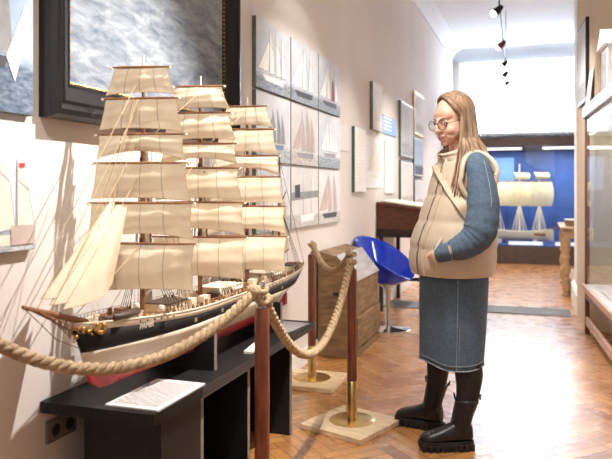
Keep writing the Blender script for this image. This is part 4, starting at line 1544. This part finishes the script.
# denim dress
def folds(t):
    return 1+.018*math.sin(5*t+.6)+.012*math.sin(9*t+2)
dr_ = MB()
sk = []
for (x, z, a, b, k) in ((.04, .87, .18, .15, .2), (.04, .8, .185, .15, .4), (.037, .7, .185, .147, .7), (.034, .58, .184, .143, 1), (.03, .48, .183, .139, 1.2), (.028, .42, .182, .136, 1.3), (.028, .394, .183, .137, 1.3)):
    sk.append(ring((x, 0, z), a, b, n=72, ex=2.2, fn=lambda t, k=k: 1+k*(.022*math.sin(5*t+.6)+.014*math.sin(8*t+2)), dz=(lambda t: .008*math.sin(t*3)) if z < .45 else None))
dr_.loft(sk, cap=False)
skirt = dr_.build('denim_skirt', 'denim', person, solid=.005, smooth=180)
skirt['label'] = 'knee-length blue denim skirt of the dress'
hm = MB()
for z in (.394, .417):
    r_ = ring((.028, 0, z), .1855, .1395, n=72, ex=2.2, fn=lambda t: 1+1.3*(.022*math.sin(5*t+.6)+.014*math.sin(8*t+2)), dz=lambda t: .008*math.sin(t*3))
    hm.tube(r_+[r_[0]], .003 if z < .4 else .0016, 6)
hm.build('hem', 'denim_pale', skirt)
for j, off in ((66, .0), (66, .012), (47, 0)):
    MB().tube([sk_r[j]+(sk_r[j]-Vector((.025, 0, sk_r[j].z))).normalized()*.003+Vector((off, 0, 0)) for sk_r in sk], .0016, 5).build('stitched_seam', 'denim_pale', skirt)
# sleeves
def sleeve(A, sd):
    p = [Vector(q[0]) for q in A]
    pts = crv([p[0]+Vector((-.004, -sd*.05, .05)), p[0]+Vector((0, -sd*.004, .02)), p[0].lerp(p[1], .5)+Vector((.01, sd*.012, 0)), p[1]+Vector((-.012, 0, .02)), p[1].lerp(p[2], .3)+Vector((.0, 0, -.008)), p[1].lerp(p[2], .65)+Vector((0, 0, -.012)), p[2]], 6)
    n = len(pts)
    rad = []
    for i in range(n):
        t = i/(n-1)
        base = [(.0, .02), (.06, .044), (.16, .06), (.33, .076), (.5, .08), (.62, .074), (.76, .066), (.88, .058), (.96, .049), (1, .042)]
        rad.append(interp(base, t)*(1+.03*math.sin(i*2.1)))
    mb = MB()
    mb.tube(pts, rad, 26)
    # creases
    rn = random.Random(3)
    mb.v = [tuple(Vector(v)+Vector((rn.uniform(-1, 1), rn.uniform(-1, 1), rn.uniform(-1, 1)))*.0018) for v in mb.v]
    o = mb.build('denim_sleeve', 'denim', person, smooth=180, subsurf=1)
    c0, c1 = p[2], p[2].lerp(p[3], .9)
    MB().tube([c0+Vector((.006, 0, 0)), c0.lerp(c1, .5), c1], [.044, .043, .041], 22).build('cuff', 'denim', o, bevel=.003)
    MB().tube([c0+Vector((.004, 0, 0)), c0+Vector((.0, 0, -.0005))], [.0455, .0455], 22).build('cuff_seam', 'denim_pale', o)
    st_ = MB().tube([q+Vector((.02, sd*r*.92, r*.3)) for q, r in list(zip(pts, rad))[4:15]], .0018, 5)
    st_.build('stitched_seam', 'denim_pale', o)
sleeve(NA, -1)
sleeve(FA, 1)

# puffer vest
vz = [(.832, .192, .166, .027), (.838, .208, .18, .027), (.86, .216, .19, .027), (.9, .22, .195, .028), (.945, .22, .194, .031), (.965, .211, .189, .034), (.985, .222, .199, .036), (1.03, .216, .184, .038), (1.075, .21, .172, .044), (1.095, .198, .158, .048),
      (1.115, .206, .162, .052), (1.16, .203, .152, .058), (1.205, .196, .142, .064), (1.222, .184, .131, .067), (1.24, .191, .136, .07), (1.29, .184, .127, .075), (1.335, .167, .118, .078), (1.365, .145, .112, .078), (1.395, .115, .098, .078), (1.42, .094, .09, .074)]
vm = MB()
vr = [ring((cx_, 0, z), a, b, n=64, ex=2.35, fn=lambda t, z=z: 1+.007*math.sin(11*t+z*40)) for z, a, b, cx_ in vz]
vm.loft(vr, cap=False)
vest = vm.build('puffer_vest', 'vest', person, solid=.008, smooth=180, subsurf=1)
vest['label'] = 'beige quilted puffer vest'
co_ = MB()
cr = []
for k, (z, a, b, x) in enumerate(((1.375, .118, .1, .075), (1.395, .116, .103, .069), (1.415, .108, .1, .064), (1.425, .102, .097, .061), (1.437, .106, .101, .059), (1.46, .104, .1, .057), (1.474, .096, .092, .057), (1.47, .085, .082, .058), (1.43, .079, .077, .062), (1.39, .08, .08, .068))):
    lo = (0, 0, .006, .01, .02, .036, .042, .042, .02, 0)[k]
    cr.append(ring((x, 0, z), a, b, n=48, ex=2.1, dz=lambda t, lo=lo: lo*(math.sin(t))-.0))
co_.loft(cr, cap=False)
co_.build('collar', 'vest', vest, smooth=180, subsurf=1)
# front edge with zip, hem band, arm hole trims, pocket welt
jf = 64*3//4      # ring index of the front centre
zp = MB()
zp.tube([r[jf]+TR @ Vector((.004, -.003, 0)) for r in vr[1:]]+[cr[k][36]+TR @ Vector((.003, -.003, 0)) for k in (1, 2, 3, 4, 5)], .0045, 6)
zp.build('zip', 'vest_dark', vest)  # dark colour also paints the shadow line along the front opening
fe = MB()
fe.tube([r[jf+2]+TR @ Vector((0, -.006, 0)) for r in vr[1:]], .009, 8)
fe.build('front_placket', 'vest', vest)
hb_ = MB()
hb_.tube(vr[1]+[vr[1][0]], .006, 8)
hb_.build('hem_binding', 'vest', vest)
for A, sd in ((NA, -1), (FA, 1)):
    c_ = Vector(A[0][0])+Vector((.004, 0, -.03))
    pts = []
    for k in range(33):
        a = 2*PI*k/32
        qx, qz = math.cos(a)*.086, math.sin(a)*.118
        pts.append(c_+Vector((qx+(.0 if qz > 0 else -.01), sd*(.034-.66*max(0, qz)**1.0*max(0, qz)/.125+.2*max(0, -qz)*.3), qz)))
    MB().tube(pts, .0125, 10).build('armhole_trim', 'vest', vest)
pk = MB()
w0 = Vector(NA[3][0])
pk.tube(crv([w0+Vector((.028, .0, .075)), w0+Vector((-.004, -.028, .03)), w0+Vector((-.012, -.03, -.01)), w0+Vector((.0, -.015, -.06))], 5), .006, 8)
pk.build('pocket_welt', 'vest', vest)
# cross-body strap
def vsurf(u, z):
    """point on the near face of the vest"""
    r_ = min(vr, key=lambda q: abs(q[0].z-z))
    x = u
    best = min((p for p in r_ if p.y < .03), key=lambda p: abs(p.x-x))
    return Vector((x, best.y-.011, z))
sx_ = [(-.045, 1.375), (-.035, 1.33), (-.018, 1.28), (.004, 1.23), (.03, 1.18), (.058, 1.14), (.085, 1.115)]
cp_ = crv([vsurf(x, z) for x, z in sx_], 5)
sb_ = MB()
rg = []
for i, p in enumerate(cp_):
    a, b = cp_[max(0, i-1)], cp_[min(len(cp_)-1, i+1)]
    t = (b-a).normalized()
    n = Vector((0, -1, 0))
    wv = t.cross(n).normalized()
    rg.append([p+wv*.024-n*.014, p+wv*.024+n*.003, p-wv*.024+n*.003, p-wv*.024-n*.014])
sb_.loft(rg)
so_ = sb_.build('bag_strap', 'strap', person, smooth=40)
bk = MB()
p = cp_[-1]+Vector((0, -.006, 0))
for dx in (-.012, .012):
    bk.tube([p+Vector((dx-.014, 0, -.026)), p+Vector((dx+.016, 0, .02))], .003, 6)
bk.build('buckle', 'vest_dark', so_)

# hair: cap plus long fine locks parted in the middle, lying on the vest
hr = MB()
HCEN = Vector((0, .016, .032))
HRX, HRY, HRZ = .081, .103, .098
def capfn(a, t):
    ps = (a-.5)*2*PI*.999       # 0 = back
    lim = R(112)
    af = abs(ps)
    if af > R(82):              # hairline: from the temples up to the part
        lim = R(112)-(R(112)-R(28))*min(1, (af-R(82))/R(50))**.6
    th = t*lim
    dr = Vector((math.sin(th)*math.sin(ps), math.sin(th)*math.cos(ps), math.cos(th)))
    return hd(*(HCEN+Vector((dr.x*HRX, dr.y*HRY, dr.z*HRZ))))
hr.grid(48, 20, capfn)
def push(p, gap):
    """keep a lock outside the vest and its collar"""
    if p.z > 1.465:
        return p
    for q in range(len(vr)-1):
        if vz[q][0] <= p.z <= vz[q+1][0] or (q == len(vr)-2 and p.z > vz[-1][0]):
            t = (p.z-vz[q][0])/(vz[q+1][0]-vz[q][0])
            t = min(max(t, 0), 1)
            a = vz[q][1]+(vz[q+1][1]-vz[q][1])*t
            b = vz[q][2]+(vz[q+1][2]-vz[q][2])*t
            cx_ = vz[q][3]+(vz[q+1][3]-vz[q][3])*t
            if p.z > 1.375:
                a, b = max(a, .112), max(b, .104)
            break
    else:
        return p
    a, b = a+gap, b+gap
    l = TR.transposed() @ (p-Vector((cx_, 0, p.z)))
    k = (abs(l.x)/a)**2.3+(abs(l.y)/b)**2.3
    if k < 1:
        k = max(k, 1e-4)**(1/2.3)
        l = Vector((l.x/k, l.y/k, 0))
        p = Vector((cx_, 0, p.z))+TR @ Vector((l.x, l.y, 0))
    return p
rnd = random.Random(21)
def lock(s, psi, n0, rr, zend, jit, wide, drift, gap):
    n0 = Vector(n0).normalized()
    n1 = Vector((s*math.sin(psi), -math.cos(psi), -.15)).normalized()
    om = n0.angle(n1)
    path = []
    for k in range(9):
        t = k/8
        n = (n0*math.sin((1-t)*om)+n1*math.sin(t*om))/math.sin(om)
        b = 1.0+jit+.03*math.sin(PI*t)
        p = HCEN+Vector((n.x*HRX, n.y*HRY, n.z*HRZ))*b
        path.append(HC+HR @ (p*HS))
    q = path[-1]
    out = q-HC
    out.z = 0
    out.normalize()
    steps = 14
    for k in range(1, steps+1):
        t = k/steps
        z = q.z+(zend-q.z)*t
        w2 = .004*math.sin(t*6+psi*5+jit*90)
        p = Vector((q.x+out.x*(wide*t+w2)+drift[0]*t*t, q.y+out.y*(wide*t+w2)+drift[1]*t*t, z))
        path.append(push(p, gap))
    n = len(path)
    rad = [rr*(.6+.5*min(1, k/6)) if k < 9 else rr*(1.1-.8*((k-8)/(n-9))**1.8) for k in range(n)]
    path = path[:9]+[(path[i-1]+path[i]*2+path[min(i+1, n-1)])/4 for i in range(9, n)]
    hr.tube(path, rad, 6)
for s in (1, -1):
    for k in range(58):
        f = k/57
        psi = R(70+110*f) if s == 1 else R(104+76*f)
        n0 = (0.015*s, -.52+.75*min(1, f*1.6), .84)
        for layer in range(2):
            jit = rnd.uniform(-.012, .02)+.018*layer
            near = s == 1
            if near and f < .3:
                dr_x = (-.055+.12*f, -.03)
                zend = 1.25+rnd.uniform(-.045, .03)
            elif f < .3:
                dr_x = (-.02, .02)
                zend = 1.3+rnd.uniform(-.05, .05)
            else:
                dr_x = (.02, 0)
                zend = 1.19+rnd.uniform(-.035, .05)
            lock(s, psi+rnd.uniform(-.03, .03), n0, rnd.uniform(.0052, .0078), zend, jit, .02+.05*f, dr_x, .008+.008*layer)
hr.build('hair', 'hair', person, fixn=False, smooth=180)

# boots
def boot(ox, oy, yaw, lean, name):
    rot = Matrix.Rotation(yaw, 3, 'Z')
    O = Vector((ox, oy, 0))
    T = lambda x, y, z: O+rot @ Vector((x*.95, y*.93, z*.97))
    mb = MB()
    secs = [(.066, .030, .05, .115), (.058, .038, .042, .14), (.03, .043, .04, .155), (0, .045, .04, .15), (-.04, .045, .04, .135), (-.08, .047, .04, .115), (-.12, .05, .04, .1), (-.16, .05, .04, .09), (-.185, .044, .04, .082), (-.203, .03, .042, .07), (-.209, .015, .045, .058)]
    rg = []
    for y, w_, z0, z1 in secs:
        hh_ = z1-z0
        rr = []
        for j in range(20):
            a = 2*PI*j/20
            c_, s_ = math.cos(a), math.sin(a)
            rr.append(T(math.copysign(abs(c_)**.75, c_)*w_, y, z0+hh_*(.32+(.68*s_ if s_ > 0 else .32*s_))))
        rg.append(rr)
    mb.loft(rg)
    sh_ = [(.07, .044, .054, 0), (.105, .042, .05, 0), (.13, .044, .05, .1), (.16, .047, .051, .3), (.2, .052, .055, .65), (.232, .056, .058, .9), (.246, .057, .059, 1)]
    rg = []
    for z, a, b, f in sh_:
        rg.append([Vector((O.x+lean[0]*f, O.y+lean[1]*f, z+(.006*math.cos(2*q) if z > .24 else 0)))+rot @ Vector((a*math.cos(q), b*math.sin(q)+.004, 0)) for q in [2*PI*j/28 for j in range(28)]])
    mb.loft(rg)
    o = mb.build(name, 'boot', person, smooth=60, subsurf=1)
    # chunky sole with lugs
    sl = MB()
    out = []
    for j in range(44):
        a = 2*PI*j/44
        y = -.0715+.1445*math.cos(a)
        w_ = .052+.004*math.cos(a*1)*-1
        x = math.copysign(abs(math.sin(a))**.55, math.sin(a))*w_*(.93 if y > .0 else 1)
        out.append((x, y))
    sl.prism([T(x, y, .02) for x, y in out], (0, 0, .026))
    for k in range(9):
        y = .056-.031*k
        w_ = .0535 if -.18 < y < .03 else .044
        sl.prism([T(-w_, y-.0125, 0), T(w_, y-.0125, 0), T(w_, y+.0125, 0), T(-w_, y+.0125, 0)], (0, 0, .034))
    sl.build('sole', 'sole', o, smooth=30, bevel=.002)
    # elastic gore and pull tabs
    for (dy, zt) in ((-.056, .268), (.062, .258)):
        b0 = Vector((O.x+lean[0], O.y+lean[1], .235))+rot @ Vector((0, dy, 0))
        MB().tube([b0+rot @ Vector((-.009, 0, 0)), b0+rot @ Vector((-.008, dy*.12, zt-.235)), b0+rot @ Vector((.008, dy*.12, zt-.235)), b0+rot @ Vector((.009, 0, 0))], .003, 6).build('pull_tab', 'sole', o)
    for sgn in (1, -1):
        q = [T(sgn*.0425, .0-.022, .105), T(sgn*.0425, .026, .105), Vector((lean[0]*.9, lean[1]*.9, 0))+T(sgn*.056, .026, .228), Vector((lean[0]*.9, lean[1]*.9, 0))+T(sgn*.056, -.022, .228)]
        MB().prism(q, rot @ Vector((sgn*.003, 0, 0))).build('elastic_gore', 'tights', o, smooth=0)
boot(.042, -.115, R(-86), (.036, .003), 'boot')
boot(-.045, .165, R(-122), (.03, -.005), 'boot')
# ================================================================== LIGHT
def aim(o, tgt):
    o.rotation_euler = (Vector(tgt)-o.location).to_track_quat('-Z', 'Y').to_euler()
def spot(name, loc, tgt, power, size=60, blend=.4, radius=.03, c=(1, .93, .83)):
    l = bpy.data.lights.new(name, 'SPOT')
    l.energy = power
    l.spot_size = R(size)
    l.spot_blend = blend
    l.shadow_soft_size = radius
    l.color = c
    o = bpy.data.objects.new(name, l)
    COL.objects.link(o)
    o.location = loc
    aim(o, tgt)
    return o
def area(name, loc, tgt, power, sx, sy, c=(1, 1, 1)):
    l = bpy.data.lights.new(name, 'AREA')
    l.shape = 'RECTANGLE'
    l.size, l.size_y = sx, sy
    l.energy = power
    l.color = c
    o = bpy.data.objects.new(name, l)
    COL.objects.link(o)
    o.location = loc
    aim(o, tgt)
    return o
WARM = (1, .9, .76)
NEUT = (1, .95, .89)
spot('lamp_ship', (-.34, 2.72, 3.12), (-1.42, 2.2, .75), 440, 64, .75, .012, (1, .97, .94))
spot('sail_fill', (-.32, .75, 3.12), (-1.37, 2.5, 1.2), 115, 36, .7, .03, (1, .95, .88))  # added fill from the front to brighten the sails
spot('lamp_prints', (.3, 4.0, 3.5), (-1.6, 4.6, 1.45), 230, 46, .9, .03, (1, .96, .92))
spot('lamp_chest', (-.38, 5.6, 3.12), (-1.5, 5.9, .5), 105, 66, .8, .04, NEUT)
spot('lamp_frames', (-.42, 7.1, 3.0), (-1.5, 7.8, .9), 190, 66, .9, .04, NEUT)
spot('lamp_person', (-.5, 2.5, 3.12), (.1, 3.3, 1.3), 210, 50, .8, .1, NEUT)
spot('pier_fill', (-.42, 5.4, 3.1), (.42, 7.3, 1.2), 260, 50, .9, .05, NEUT)  # extra spot added to lift the shaded face of the pilaster
spot('lamp_hall', (-.47, 8.9, 3.0), (-.2, 9.4, 0), 260, 120, .9, .05, NEUT)
spot('lamp_hall_far', (-.47, 10.4, 3.0), (-.2, 11.2, .2), 260, 120, .9, .05, NEUT)
spot('lamp_floor', (-.3, 2.2, 3.12), (-.1, 3.4, 0), 50, 90, .9, .08, WARM)
spot('lamp_case', (-.3, 5.4, 3.12), (.9, 5.0, .6), 220, 80, .9, .06, NEUT)
# daylight outside the window at the end of the hall, and an added fill lamp behind the camera
area('daylight', ((WX0+WX1)/2, YB+.5, (WZ0+WZ1)/2), ((WX0+WX1)/2, YB-3, (WZ0+WZ1)/2-.05), 430, 2.9, 1.6, (.86, .93, 1))
area('near_fill', (.4, -2.5, 2.3), (-.1, 2, 1.4), 24, 1.8, 2.2, (1, .97, .93))
area('ceiling_fill', (-.1, 3.2, 3.9), (-.1, 3.2, 0), 15, 2.2, 6, (1, .9, .76))  # added overhead fill standing in for bounced light, no fixture there
area('case_light', (-.1, 12.75, 1.98), (-.1, 12.75, 0), 55, 2.4, .6, (.95, .97, 1))
cl_ = area('tall_case_fill', (0, 0, 0), (0, 0, -1), 42, .05, 2.2, (1, .93, .85))  # lamp added under the case top to brighten the inside
cl_.location = Matrix.LocRotScale(rc.location, rc.rotation_euler, None) @ Vector((.275, -1.3, Z1-.066))
cl_.rotation_euler = (0, 0, PA)
S.view_settings.exposure = .22
w = bpy.data.worlds.new('World')
S.world = w
w.use_nodes = True
w.node_tree.nodes['Background'].inputs[0].default_value = (.9, .94, 1, 1)
w.node_tree.nodes['Background'].inputs[1].default_value = .12
